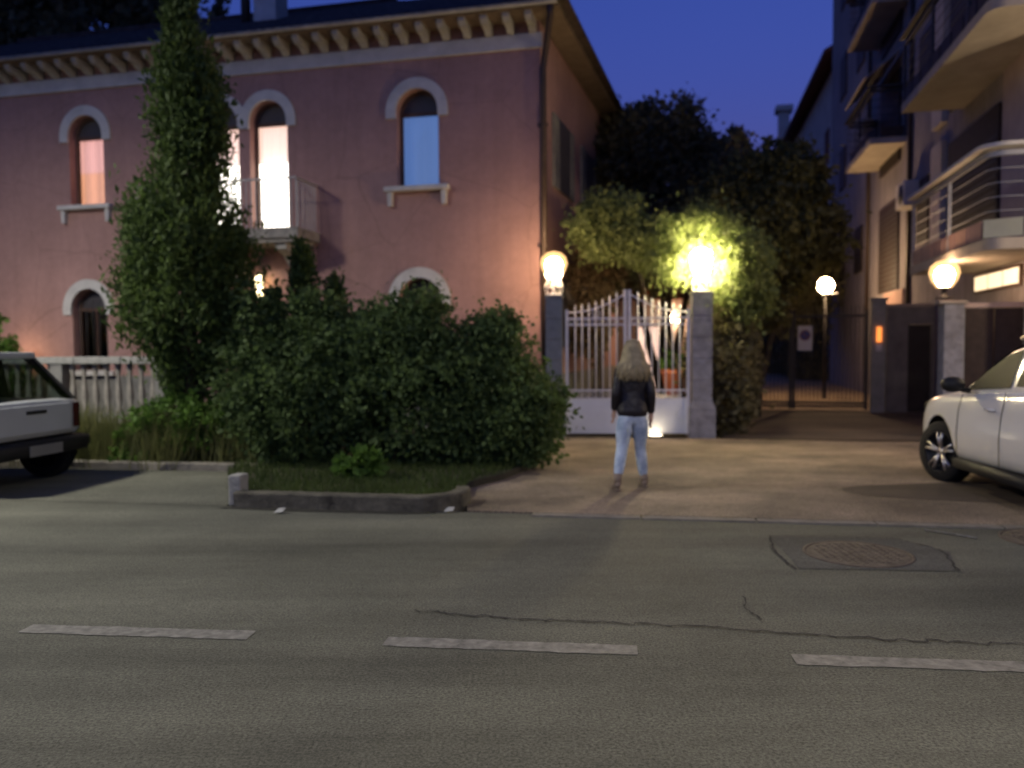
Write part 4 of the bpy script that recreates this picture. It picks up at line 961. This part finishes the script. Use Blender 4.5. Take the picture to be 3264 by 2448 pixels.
# ------------------------------------------------------------------ cars
def wheel(name, parent, loc, r, w, spokes=True, steer=0.):
    e = None
    q = MB(); q.lathe([(r*.66, -w/2), (r*.93, -w/2), (r, -w*.36), (r, w*.36), (r*.93, w/2), (r*.66, w/2)], n=36, axis='y')
    for i in range(48):                          # tread blocks
        a = 2*math.pi*i/48; q.box((r*math.cos(a), 0, r*math.sin(a)), (.012, w*.6, .012))
    t = q.build('wheel', M['tyre'], parent, loc, steer)
    q = MB(); y = w/2-.015
    for sgn in (1, -1):
        yy = sgn*(w/2-.02)
        q.lathe([(.001, yy-.06*sgn), (r*.60, yy-.06*sgn), (r*.66, yy), (r*.685, yy+.008*sgn), (r*.685, yy-.02*sgn)], n=36, axis='y')
    q.build('wheel_disc', M['rim_dark'], t)
    if spokes:
        q = MB()
        for sgn in (1, -1):
            yy = sgn*(w/2-.03)
            q.lathe([(r*.655, yy-.01), (r*.69, yy+.022*sgn), (r*.66, yy+.02*sgn)], n=36, axis='y')
            q.lathe([(.001, yy+.012*sgn), (r*.14, yy+.01*sgn), (r*.16, yy-.02*sgn)], n=16, axis='y')
            for i in range(5):
                for dd in (-.11, .11):
                    a = 2*math.pi*i/5+.3; a2 = a+dd*1.6
                    p0 = Vector((r*.13*math.cos(a), yy, r*.13*math.sin(a))); p1 = Vector((r*.65*math.cos(a2), yy+.012*sgn, r*.65*math.sin(a2)))
                    q.tube([p0, p0.lerp(p1, .5)+Vector((0, .008*sgn, 0)), p1], [.022, .018, .020], 6)
        q.build('rim', M['alloy'], t)
    return t

def loft(stations, pts_fn, sub=1):
    """closed ring per station (x), half section mirrored"""
    b_ = MB(); rings = []; vs = []
    for st in stations:
        h = pts_fn(*st[1:]); ring = [(st[0], y, z) for y, z in h]+[(st[0], -y, z) for y, z in h[::-1] if abs(y) > 1e-6]
        vs += ring; n = len(ring)
    fs = []
    for i in range(len(stations)-1):
        for k_ in range(n): fs.append((i*n+k_, (i+1)*n+k_, (i+1)*n+(k_+1) % n, i*n+(k_+1) % n))
    fs += [tuple(range(n)), tuple(range(len(stations)*n-1, (len(stations)-1)*n-1, -1))]
    b_.add(vs, fs, 0, True); return b_

def cut_arches(o, centres, r, m_dark):
    c = MB()
    for (x, z) in centres:
        c.tube([(x, -1.3, z), (x, 1.3, z)], r, 40, smooth=False)
    cu = c.build('arch_cutter', m_dark, o.parent, fixn=True)
    bo = o.modifiers.new('b', 'BOOLEAN'); bo.object = cu; bo.operation = 'DIFFERENCE'; bo.solver = 'EXACT'; bo.use_self = True
    bake(o); bpy.data.objects.remove(cu)
    me = o.data; me.materials.append(m_dark)
    k_ = len(me.materials)-1
    for p_ in me.polygons:
        cc = p_.center
        for (x, z) in centres:
            if math.hypot(cc.x-x, cc.z-z) < r-.002 or (abs(math.hypot(cc.x-x, cc.z-z)-r) < .006 and abs(p_.normal.y) < .3): p_.material_index = k_; p_.use_smooth = False
    return o

def subsurf(o, lv=1):
    s = o.modifiers.new('s', 'SUBSURF'); s.levels = lv; s.render_levels = lv; bake(o)
    for p_ in o.data.polygons: p_.use_smooth = True
    return o

# white compact SUV at the right (local x = forward, origin at the front axle)
sv = thing('parked_car', 'white sport utility car parked nose towards the apartment block', 'car', (5.70, 8.86, 0), R(84))
def sec(w, zb, zt):
    return [(0, zb), (w*.55, zb), (w*.90, zb+.02), (w*.985, zb+.14), (w, zb+(zt-zb)*.45), (w*.985, zb+(zt-zb)*.70), (w*.955, zt-.10), (w*.90, zt-.02), (w*.6, zt+.025), (0, zt+.04)]
ST = [(.90, .50, .46, .60), (.88, .62, .40, .70), (.80, .74, .32, .82), (.62, .83, .27, .92), (.40, .88, .25, .97), (.15, .905, .25, 1.00), (-.15, .91, .25, 1.02), (-.45, .915, .26, 1.05), (-1.0, .915, .275, 1.09), (-1.6, .915, .29, 1.135), (-2.2, .915, .30, 1.16), (-2.6, .91, .31, 1.17), (-3.0, .89, .33, 1.16), (-3.3, .84, .36, 1.05), (-3.42, .76, .42, .95), (-3.45, .62, .48, .85)]
body = subsurf(loft(ST, sec).build('body', M['car_white'], sv, fixn=True), 2)
cut_arches(body, [(0, .345), (-2.58, .345)], .405, M['black_plastic'])
def cl(w, zb, zt): return [(0, zb), (w*.9, zb), (w, zb+.04), (w, zt-.01), (w*.96, zt), (0, zt)]
lc = loft([(-.42, .90, .20, .33), (-.44, .925, .20, .335), (-2.14, .93, .20, .335), (-2.16, .90, .20, .33)], cl); lc.build('side_sill', M['black_plastic'], sv)
# greenhouse
GH = [(-.28, 1.02, .80, .80), (-.50, 1.17, .80, .77), (-.75, 1.33, .815, .73), (-1.0, 1.47, .82, .69), (-1.18, 1.545, .825, .665), (-1.5, 1.60, .83, .65), (-2.0, 1.62, .83, .645), (-2.5, 1.60, .82, .64), (-2.85, 1.54, .80, .62), (-3.15, 1.36, .78, .64), (-3.32, 1.12, .74, .70)]
def gs(zr, wb_, wr): 
    zb = 1.0; return [(0, zb), (wb_*.98, zb), (wb_, zb+.03), (wb_+(wr-wb_)*.5, zb+(zr-zb)*.5), (wr+.01, max(zb+.035, zr-.07)), (wr-.04, max(zb+.04, zr-.02)), (wr*.55, max(zb+.045, zr+.012)), (0, max(zb+.05, zr+.02))]
gh = subsurf(loft(GH, gs).build('cabin', M['car_white'], sv), 1)
def gi(x, j): 
    xs = [-g[0] for g in GH]; return float(np.interp(-x, xs, [g[j] for g in GH]))
def side_glass(nm, xs, zlo, ztopoff, sgn):
    b_ = MB(); vs = []
    for x in xs:
        zr, wb_, wr = gi(x, 1), gi(x, 2), gi(x, 3); ztop = zr-ztopoff
        for f in (0, .5, 1):
            z = zlo(x)+(max(ztop, zlo(x)+.002)-zlo(x))*f; fr = (z-1.03)/(max(.04, zr-.07-1.03)); y = wb_+(wr+.01-wb_)*fr+.012
            vs.append((x, sgn*y, z))
    fs = []
    for i in range(len(xs)-1):
        for k_ in range(2): fs.append((i*3+k_, i*3+k_+1, i*3+k_+4, i*3+k_+3))
    b_.add(vs, fs, 0, True); return b_.build(nm, M['darkglass'], sv)
for sgn in (1, -1):
    side_glass('front_side_window', list(np.linspace(-.52, -1.36, 14)), lambda x: 1.065-.068*(x+.45), .085, sgn)
    side_glass('rear_side_window', list(np.linspace(-1.46, -2.45, 12)), lambda x: 1.065-.068*(x+.45)+.01, .085, sgn)
b_ = MB(); xs = list(np.linspace(-.33, -1.13, 10)); vs = []
for x in xs:
    zr, wr = gi(x, 1), gi(x, 3)
    for f in (-1, -.5, 0, .5, 1): vs.append((x+.012, f*(wr-.075), zr+.026-.012*abs(f)**2*2+.006))
b_.add(vs, [(i*5+k_, i*5+k_+1, i*5+k_+6, i*5+k_+5) for i in range(len(xs)-1) for k_ in range(4)], 0, True); b_.build('windscreen', M['darkglass'], sv)
for sgn in (1, -1):
    q = MB(); q.ball((-.66, sgn*1.03, 1.13), (.10, .12, .085), 14); q.tube([(-.66, sgn*.86, 1.06), (-.66, sgn*.98, 1.09)], .03, 8); q.build('wing_mirror', M['black_plastic'], sv)
    q = MB()
    for x in (-1.20, -2.12): q.tube([(x-.09, sgn*.915, .905), (x, sgn*.935, .91), (x+.09, sgn*.915, .905)], .013, 6)
    q.build('door_handle', M['car_white'], sv)
    for x, z0, z1 in ((-.50, .36, 1.04), (-1.40, .36, 1.11)):
        q = MB(); q.tube([(x, sgn*.912, z0), (x+.01, sgn*.917, .6), (x-.005, sgn*.906, .85), (x-.03, sgn*.872, z1-.02)], .004, 4); q.build('door_gap', M['black_plastic'], sv)
    q = MB(); q.ball((.66, sgn*.62, .80), (.20, .16, .09), 14); q.build('headlight', M['darkglass'], sv)
    q = MB(); q.tube([(-1.15, sgn*.60, 1.60), (-1.3, sgn*.60, 1.645), (-2.5, sgn*.60, 1.655), (-2.7, sgn*.6, 1.60)], .018, 6); q.build('roof_rail', M['alloy'], sv)
    wheel('wheel', sv, (0, sgn*.80, .34), .34, .21, True, R(17)); wheel('wheel', sv, (-2.58, sgn*.80, .34), .34, .21)
q = MB(); q.box((.885, 0, .55), (.06, .9, .16), 0, bev=.02); q.build('grille', M['black_plastic'], sv)
b_ = MB(); xs = list(np.linspace(-2.88, -3.27, 8)); vs = []
for x in xs:
    zr, wr = gi(x, 1), gi(x, 3)
    for f in (-1, -.5, 0, .5, 1): vs.append((x-.022, f*(wr-.09), zr+.026-.012*abs(f)**2*2+.012))
b_.add(vs, [(i*5+k_, i*5+k_+1, i*5+k_+6, i*5+k_+5) for i in range(len(xs)-1) for k_ in range(4)], 0, True); b_.build('rear_window', M['darkglass'], sv)
for sgn in (1, -1):
    q = MB(); q.box((-3.33, sgn*.70, .93), (.20, .26, .15), sgn*-.35, bev=.03); q.build('tail_light', M['tail_red'], sv)
q = MB(); q.box((-3.40, 0, .47), (.14, 1.40, .20), 0, bev=.04); q.build('rear_bumper', M['black_plastic'], sv)
q = MB(); q.box((-3.455, 0, .72), (.02, .52, .12), 0, bev=.004); q.build('number_plate', M['plate'], sv)

# small boxy pale car at the left, parked along the road facing left: its tail looks towards the gate
sm = thing('parked_car', 'small boxy pale car with black rear bumper cut by the left edge', 'car', (-8.27, 9.46, 0), R(171))
def sec2(w, zb, zt): return [(0, zb), (w*.9, zb), (w, zb+.05), (w, zb+(zt-zb)*.5), (w*.985, zt-.06), (w*.95, zt-.01), (w*.6, zt+.015), (0, zt+.02)]
B2 = [(.60, .66, .58, .80), (.58, .71, .57, .86), (.50, .75, .56, .92), (.25, .775, .55, .97), (-.05, .78, .55, .97), (-.6, .785, .55, .97), (-1.6, .785, .55, .97), (-2.4, .785, .55, .97), (-2.80, .78, .55, .965), (-2.86, .765, .555, .95), (-2.875, .74, .58, .93)]
bd2 = loft(B2, sec2).build('body', M['car_grey'], sm, fixn=True)
cut_arches(bd2, [(0, .32), (-2.45, .33)], .41, M['black_plastic'])
C2 = [(.70, .60, .36, .56), (.68, .72, .30, .60), (.60, .785, .27, .615), (.1, .80, .26, .60), (-.5, .80, .26, .60), (-2.6, .80, .32, .60), (-2.85, .80, .35, .565), (-2.98, .79, .36, .56), (-3.02, .72, .38, .54)]
cl2 = loft(C2, lambda w, zb, zt: [(0, zb), (w*.92, zb), (w, zb+.06), (w, zt-.06), (w*.98, zt-.035), (w*.5, zt-.03), (0, zt-.03)]).build('bumper', M['black_plastic'], sm, fixn=True)
cut_arches(cl2, [(0, .32), (-2.45, .33)], .39, M['black_plastic'])
q = MB(); q.bb((-2.36, -.69, 1.45), (-.35, .69, 1.53), bev=.03); q.build('roof', M['car_grey'], sm)
for sgn in (1, -1):
    for (xb, xt, w_) in ((.10, -.38, .035), (-.98, -.98, .07), (-1.85, -1.80, .08), (-2.76, -2.28, .07)):
        q = MB(); q.add([(xb-w_, sgn*.765, .96), (xb+w_, sgn*.765, .96), (xt+w_, sgn*.685, 1.46), (xt-w_, sgn*.685, 1.46), (xb-w_, sgn*.71, .96), (xb+w_, sgn*.71, .96), (xt+w_, sgn*.63, 1.46), (xt-w_, sgn*.63, 1.46)],
              [(0, 1, 2, 3), (7, 6, 5, 4), (0, 3, 7, 4), (1, 5, 6, 2)])
        q.build('window_pillar', M['black_plastic'], sm)
    for (a0, a1, t0, t1) in ((.06, -.91, -.42, -.91), (-1.05, -1.77, -1.05, -1.72), (-1.93, -2.69, -1.88, -2.21)):
        q = MB(); q.add([(a0, sgn*.755, .97), (a1, sgn*.755, .97), (t1, sgn*.68, 1.45), (t0, sgn*.68, 1.45)], [(0, 1, 2, 3)]); q.build('side_window', M['carglass'], sm)
    q = MB(); q.ball((-.1, sgn*.87, 1.03), (.07, .09, .065), 12); q.tube([(-.1, sgn*.75, .98), (-.1, sgn*.83, 1.0)], .02, 6); q.build('wing_mirror', M['black_plastic'], sm)
    q = MB(); q.box((-.86, sgn*.79, .86), (.16, .02, .035), 0, bev=.006); q.build('door_handle', M['black_plastic'], sm)
    for x in (-.30, -.98): q = MB(); q.box((x, sgn*.787, .76), (.008, .008, .36)); q.build('door_gap', M['black_plastic'], sm)
    q = MB(); q.box((.57, sgn*.52, .74), (.06, .24, .13), 0, bev=.02); q.build('headlight', M['darkglass'], sm)
    q = MB(); q.box((-2.855, sgn*.69, .77), (.06, .12, .30), 0, bev=.02); q.build('tail_light', M['tail_red'], sm)
    wheel('wheel', sm, (0, sgn*.69, .32), .32, .18, False); wheel('wheel', sm, (-2.45, sgn*.70, .36), .36, .20, False)
q = MB(); q.add([(.12, -.72, .97), (.12, .72, .97), (-.38, .64, 1.45), (-.38, -.64, 1.45)], [(0, 1, 2, 3)]); q.build('windscreen', M['carglass'], sm)
q = MB(); q.add([(-2.80, -.70, .975), (-2.80, .70, .975), (-2.34, .63, 1.45), (-2.34, -.63, 1.45)], [(3, 2, 1, 0)]); q.build('rear_window', M['carglass'], sm)
q = MB(); q.bb((-2.91, -.57, .60), (-2.868, .57, .93), bev=.02); t_ = q.build('tailgate', M['car_grey'], sm)
q = MB(); q.box((-2.915, 0, .85), (.02, .30, .04), 0, bev=.008); q.build('handle', M['black_plastic'], t_)
q = MB(); q.box((-3.028, 0, .43), (.012, .50, .12), 0, bev=.004); q.build('number_plate', M['plate'], sm)
q = MB(); q.box((-1.2, .36, .80), (.5, .45, .4), 0, bev=.05); q.box((-1.42, .36, 1.02), (.14, .42, .5), 0, bev=.05); q.box((-1.2, -.36, .80), (.5, .45, .4), 0, bev=.05); q.box((-1.42, -.36, 1.02), (.14, .42, .5), 0, bev=.05); q.build('seats', M['black_plastic'], sm)
q = MB(); q.bb((-2.0, -.70, .30), (-.5, .70, .60)); q.build('underbody', M['black_plastic'], sm)

# ------------------------------------------------------------------ person walking away
pe = thing('person', 'person in black jacket and light jeans walking towards the white gate', 'person', (1.30, 8.58, .012), R(3))
def skin(name, verts, edges, radii, m, parent, sub=2, root=0):
    me = bpy.data.meshes.new(name); me.from_pydata(verts, edges, []); me.update()
    o = link(name, me, parent)
    md = o.modifiers.new('skin', 'SKIN'); md.use_smooth_shade = True
    for i, r_ in enumerate(radii):
        rr = r_ if hasattr(r_, '__len__') else (r_, r_)
        me.skin_vertices[0].data[i].radius = rr
        me.skin_vertices[0].data[i].use_root = (i == root)
    s = o.modifiers.new('sub', 'SUBSURF'); s.levels = sub; s.render_levels = sub
    bake(o); o.data.materials.clear(); o.data.materials.append(m)
    for p_ in o.data.polygons: p_.use_smooth = True
    return o
# joints: x right, y forward (away from the camera), z up
J = dict(pel=(0, 0, .84), waist=(0, .01, .98), chest=(0, .015, 1.16), sh=(0, .0, 1.30), neck=(0, .01, 1.385), head0=(0, .03, 1.45), head1=(0, .02, 1.53),
         lh=(-.085, 0, .79), lk=(-.115, -.02, .46), la=(-.195, -.17, .13), lt=(-.20, -.04, .03),
         rh=(.085, 0, .79), rk=(.095, .06, .45), ra=(.145, .09, .08), rt=(.16, .21, .03),
         ls=(-.145, 0, 1.27), le=(-.188, -.05, 1.03), lw=(-.185, .07, .84), rs=(.145, 0, 1.27), re=(.190, -.06, 1.03), rw=(.205, .02, .80))
def hand(w, d, sgn, V, E, Rd):
    """palm, four curled fingers of unequal length and a thumb leaving its side"""
    w = Vector(w); d = Vector(d).normalized(); i0 = V.index(tuple(w))
    palm = w+d*.07; V.append(tuple(palm)); E.append((i0, len(V)-1)); Rd.append((.030, .018)); ip = len(V)-1
    fwd = Vector((0, 1, 0)); side = d.cross(fwd).normalized(); fwd = side.cross(d).normalized()*-1
    for k_, (off, ln) in enumerate(((-.026, .062), (-.009, .072), (.009, .068), (.025, .052))):
        b0 = palm+d*.028+fwd*off; m1 = b0+d*ln*.5+side*.006*sgn; tp = m1+d*ln*.38+side*.016*sgn*-1
        V.extend([tuple(b0), tuple(m1), tuple(tp)]); n = len(V); E.extend([(ip, n-3), (n-3, n-2), (n-2, n-1)]); Rd.extend([.0095, .0085, .0075])
    t0 = w+d*.035+fwd*.03; t1 = t0+d*.035+fwd*.018
    V.extend([tuple(t0), tuple(t1)]); n = len(V); E.extend([(i0, n-2), (n-2, n-1)]); Rd.extend([.011, .0085])
names = ['pel', 'waist', 'chest', 'sh', 'neck', 'head0', 'head1', 'lh', 'lk', 'la', 'lt', 'rh', 'rk', 'ra', 'rt', 'ls', 'le', 'lw', 'rs', 're', 'rw']
V = [tuple(Vector(J[n])) for n in names]; idx = {n: i for i, n in enumerate(names)}
E = [(idx[a], idx[b_]) for a, b_ in (('pel', 'waist'), ('waist', 'chest'), ('chest', 'sh'), ('sh', 'neck'), ('neck', 'head0'), ('head0', 'head1'), ('pel', 'lh'), ('lh', 'lk'), ('lk', 'la'), ('la', 'lt'), ('pel', 'rh'), ('rh', 'rk'), ('rk', 'ra'), ('ra', 'rt'), ('sh', 'ls'), ('ls', 'le'), ('le', 'lw'), ('sh', 'rs'), ('rs', 're'), ('re', 'rw'))]
rad = dict(pel=(.14, .10), waist=(.115, .085), chest=(.13, .095), sh=(.10, .07), neck=.05, head0=(.072, .085), head1=(.078, .09), lh=.08, lk=.05, la=.033, lt=.028, rh=.08, rk=.05, ra=.033, rt=.028, ls=.052, le=.037, lw=.023, rs=.052, re=.037, rw=.023)
Rd = [rad[n] for n in names]
hand(J['lw'], (-.02, .12, -.25), 1, V, E, Rd); hand(J['rw'], (.0, .03, -.25), -1, V, E, Rd)
bodyo = skin('body', V, E, Rd, M['skin'], pe)
# face (turned away): nose and ears on the head mesh
q = MB(); q.ball((0, .115, 1.475), (.012, .022, .022), 8); q.ball((.082, .03, 1.475), (.012, .025, .035), 8); q.ball((-.082, .03, 1.475), (.012, .025, .035), 8)
q.ball((.03, .10, 1.50), (.012, .010, .008), 8); q.ball((-.03, .10, 1.50), (.012, .010, .008), 8); q.ball((0, .098, 1.425), (.025, .012, .008), 8)
f_ = q.build('face', M['skin'], pe)
# jeans
def sub_skel(seq, edges, radii, nm, m, root=0): return skin(nm, [tuple(Vector(p_)) for p_ in seq], edges, radii, m, pe, 2, root)
lerp3 = lambda a, b_, f: tuple(Vector(a).lerp(Vector(b_), f))
js = [(0, 0, .90), (0, 0, .82), J['lh'], lerp3(J['lh'], J['lk'], .5), J['lk'], lerp3(J['lk'], J['la'], .35), lerp3(J['lk'], J['la'], .95), J['rh'], lerp3(J['rh'], J['rk'], .5), J['rk'], lerp3(J['rk'], J['ra'], .35), lerp3(J['rk'], J['ra'], .95)]
sub_skel(js, [(0, 1), (1, 2), (2, 3), (3, 4), (4, 5), (5, 6), (1, 7), (7, 8), (8, 9), (9, 10), (10, 11)], [(.150, .115), (.155, .125), (.112, .115), (.096, .098), (.066, .068), (.066, .070), (.048, .052), (.112, .115), (.096, .098), (.062, .064), (.064, .068), (.046, .050)], 'jeans', M['jeans'], 1)
# jacket
jk = [(0, 0, .74), (0, .005, .88), J['waist'], J['chest'], (0, 0, 1.27), (0, .01, 1.345), J['ls'], lerp3(J['ls'], J['le'], .5), J['le'], lerp3(J['le'], J['lw'], .5), lerp3(J['le'], J['lw'], .97), J['rs'], lerp3(J['rs'], J['re'], .5), J['re'], lerp3(J['re'], J['rw'], .5), lerp3(J['re'], J['rw'], .97)]
sub_skel(jk, [(0, 1), (1, 2), (2, 3), (3, 4), (4, 5), (4, 6), (6, 7), (7, 8), (8, 9), (9, 10), (4, 11), (11, 12), (12, 13), (13, 14), (14, 15)], [(.190, .15), (.185, .145), (.168, .125), (.168, .122), (.115, .09), (.07, .065), .070, .060, .054, .050, .042, .070, .060, .054, .050, .042], 'jacket', M['jacket'], 3)
# hair: cap plus long strands to below the shoulders
q = MB(); q.ball((0, .005, 1.51), (.098, .105, .108), 18)
rr_ = random.Random(5)
for i in range(240):
    a = rr_.uniform(-math.pi*.92, -.08*math.pi); ca, sa = math.cos(a), math.sin(a)
    s0 = Vector((.07*ca, .02+.08*sa, 1.56+.04*rr_.random())); s1 = Vector((.108*ca, .008+.112*sa, 1.48)); s2 = Vector((.135*ca, .0+.125*sa, 1.38)); ln = rr_.uniform(1.16, 1.27)
    s3 = Vector((.165*ca+rr_.gauss(0, .012), -.02+.135*sa, (ln+1.38)/2)); s4 = Vector((.16*ca+rr_.gauss(0, .035), -.03+.13*sa+rr_.gauss(0, .015), ln))
    q.tube([s0, s1, s2, s3, s4], [.010, .013, .013, .011, .002], 5)
q.build('hair', M['hair'], pe)
for sg_, an, fwd_, heel in (('l', J['la'], -.02, .03), ('r', J['ra'], .0, .0)):
    q = MB(); x, y, z = an; zb = heel
    pts = [(x, y-.055, zb+.045), (x, y, zb+.045), (x*1.03, y+.08, .036), (x*1.06, y+.15, .030), (x*1.07, y+.18, .026)]
    q.tube(pts, [.030, .042, .042, .034, .014], 10); q.tube([(x, y-.01, zb+.05), (x, y-.005, z+.06)], [.042, .046], 10)
    q.box((x*1.03, y+.02, .012+zb*.3), (.065, .19, .016), 0, bev=.004)
    q.build('shoe', M['shoe'], pe)

# ------------------------------------------------------------------ street lamps outside the frame
def street_lamp(label, loc, h, aim, energy, col, size=150, blend=.9):
    t = thing('street_lamp', label, 'street lamp', loc, aim)
    q = MB(); q.tube([(0, 0, 0), (0, 0, h*.6), (0, 0, h)], [.09, .07, .045], 10); q.tube([(0, 0, h), (.3, 0, h+.25), (.9, 0, h+.3)], .035, 8); q.build('pole', M['dark_metal'], t)
    q = MB(); q.box((1.15, 0, h+.32), (.6, .24, .12), 0, bev=.03); q.build('lamp_head', M['dark_metal'], t)
    lights('SPOT', 'lamp_light', (1.15, 0, h+.2), energy, col, .5, t, size, blend)
    return t
street_lamp('tall street lamp outside the frame at the left', (-11.6, 8.3, 0), 7.6, R(-20), 4700, (1.0, .95, .80), 178, 1)
street_lamp('tall street lamp across the road behind the camera', (3.0, -5.5, 0), 7.5, R(100), 3600, (1.0, .88, .70), 170, 1)
wl = thing('street_lamp', 'short lamp standard outside the frame at the right', 'street lamp', (9.6, 8.6, 0))
q = MB(); q.tube([(0, 0, 0), (0, 0, 3.5)], [.06, .04], 8); q.build('pole', M['dark_metal'], wl)
lights('POINT', 'lamp_light', (-.1, 0, 3.75), 420, (1.0, .78, .52), .15, wl)

# ------------------------------------------------------------------ sky
w = bpy.data.worlds.new('World'); sc.world = w; w.use_nodes = True
nt = w.node_tree; N = nt.nodes; L = nt.links
sky = N.new('ShaderNodeTexSky'); sky.sky_type = 'NISHITA'; sky.sun_disc = False
sky.sun_elevation = R(-1.34); sky.sun_rotation = R(200); sky.air_density = 1.0; sky.dust_density = 0.3; sky.ozone_density = 5.0
mx = N.new('ShaderNodeMix'); mx.data_type = 'RGBA'; mx.blend_type = 'MULTIPLY'; mx.inputs['Factor'].default_value = 1.0
L.new(sky.outputs['Color'], mx.inputs['A']); mx.inputs['B'].default_value = (1, 1, 1, 1)
L.new(mx.outputs['Result'], N['Background'].inputs['Color']); N['Background'].inputs['Strength'].default_value = 0.15

# ------------------------------------------------------------------ camera
cd = bpy.data.cameras.new('camera'); cam = bpy.data.objects.new('camera', cd); COL.objects.link(cam)
cd.sensor_width = 36; cd.lens = 1720/2212*36; cd.clip_end = 1000; cd.clip_start = .05
cam.location = (0, 0, 1.55)
cam.rotation_euler = (Matrix.Rotation(R(90-2.65), 3, 'X') @ Matrix.Rotation(R(-.4), 3, 'Z')).to_euler()
sc.camera = cam
sc.cycles.use_denoising = True
cd.dof.use_dof = True; cd.dof.focus_distance = 3.4; cd.dof.aperture_fstop = 1.35     # a handheld night shot focused short of the gate
vs_ = sc.view_settings; vs_.view_transform = 'Standard'; vs_.look = 'None'; vs_.exposure = math.log2(1/K)+.46; vs_.gamma = 1
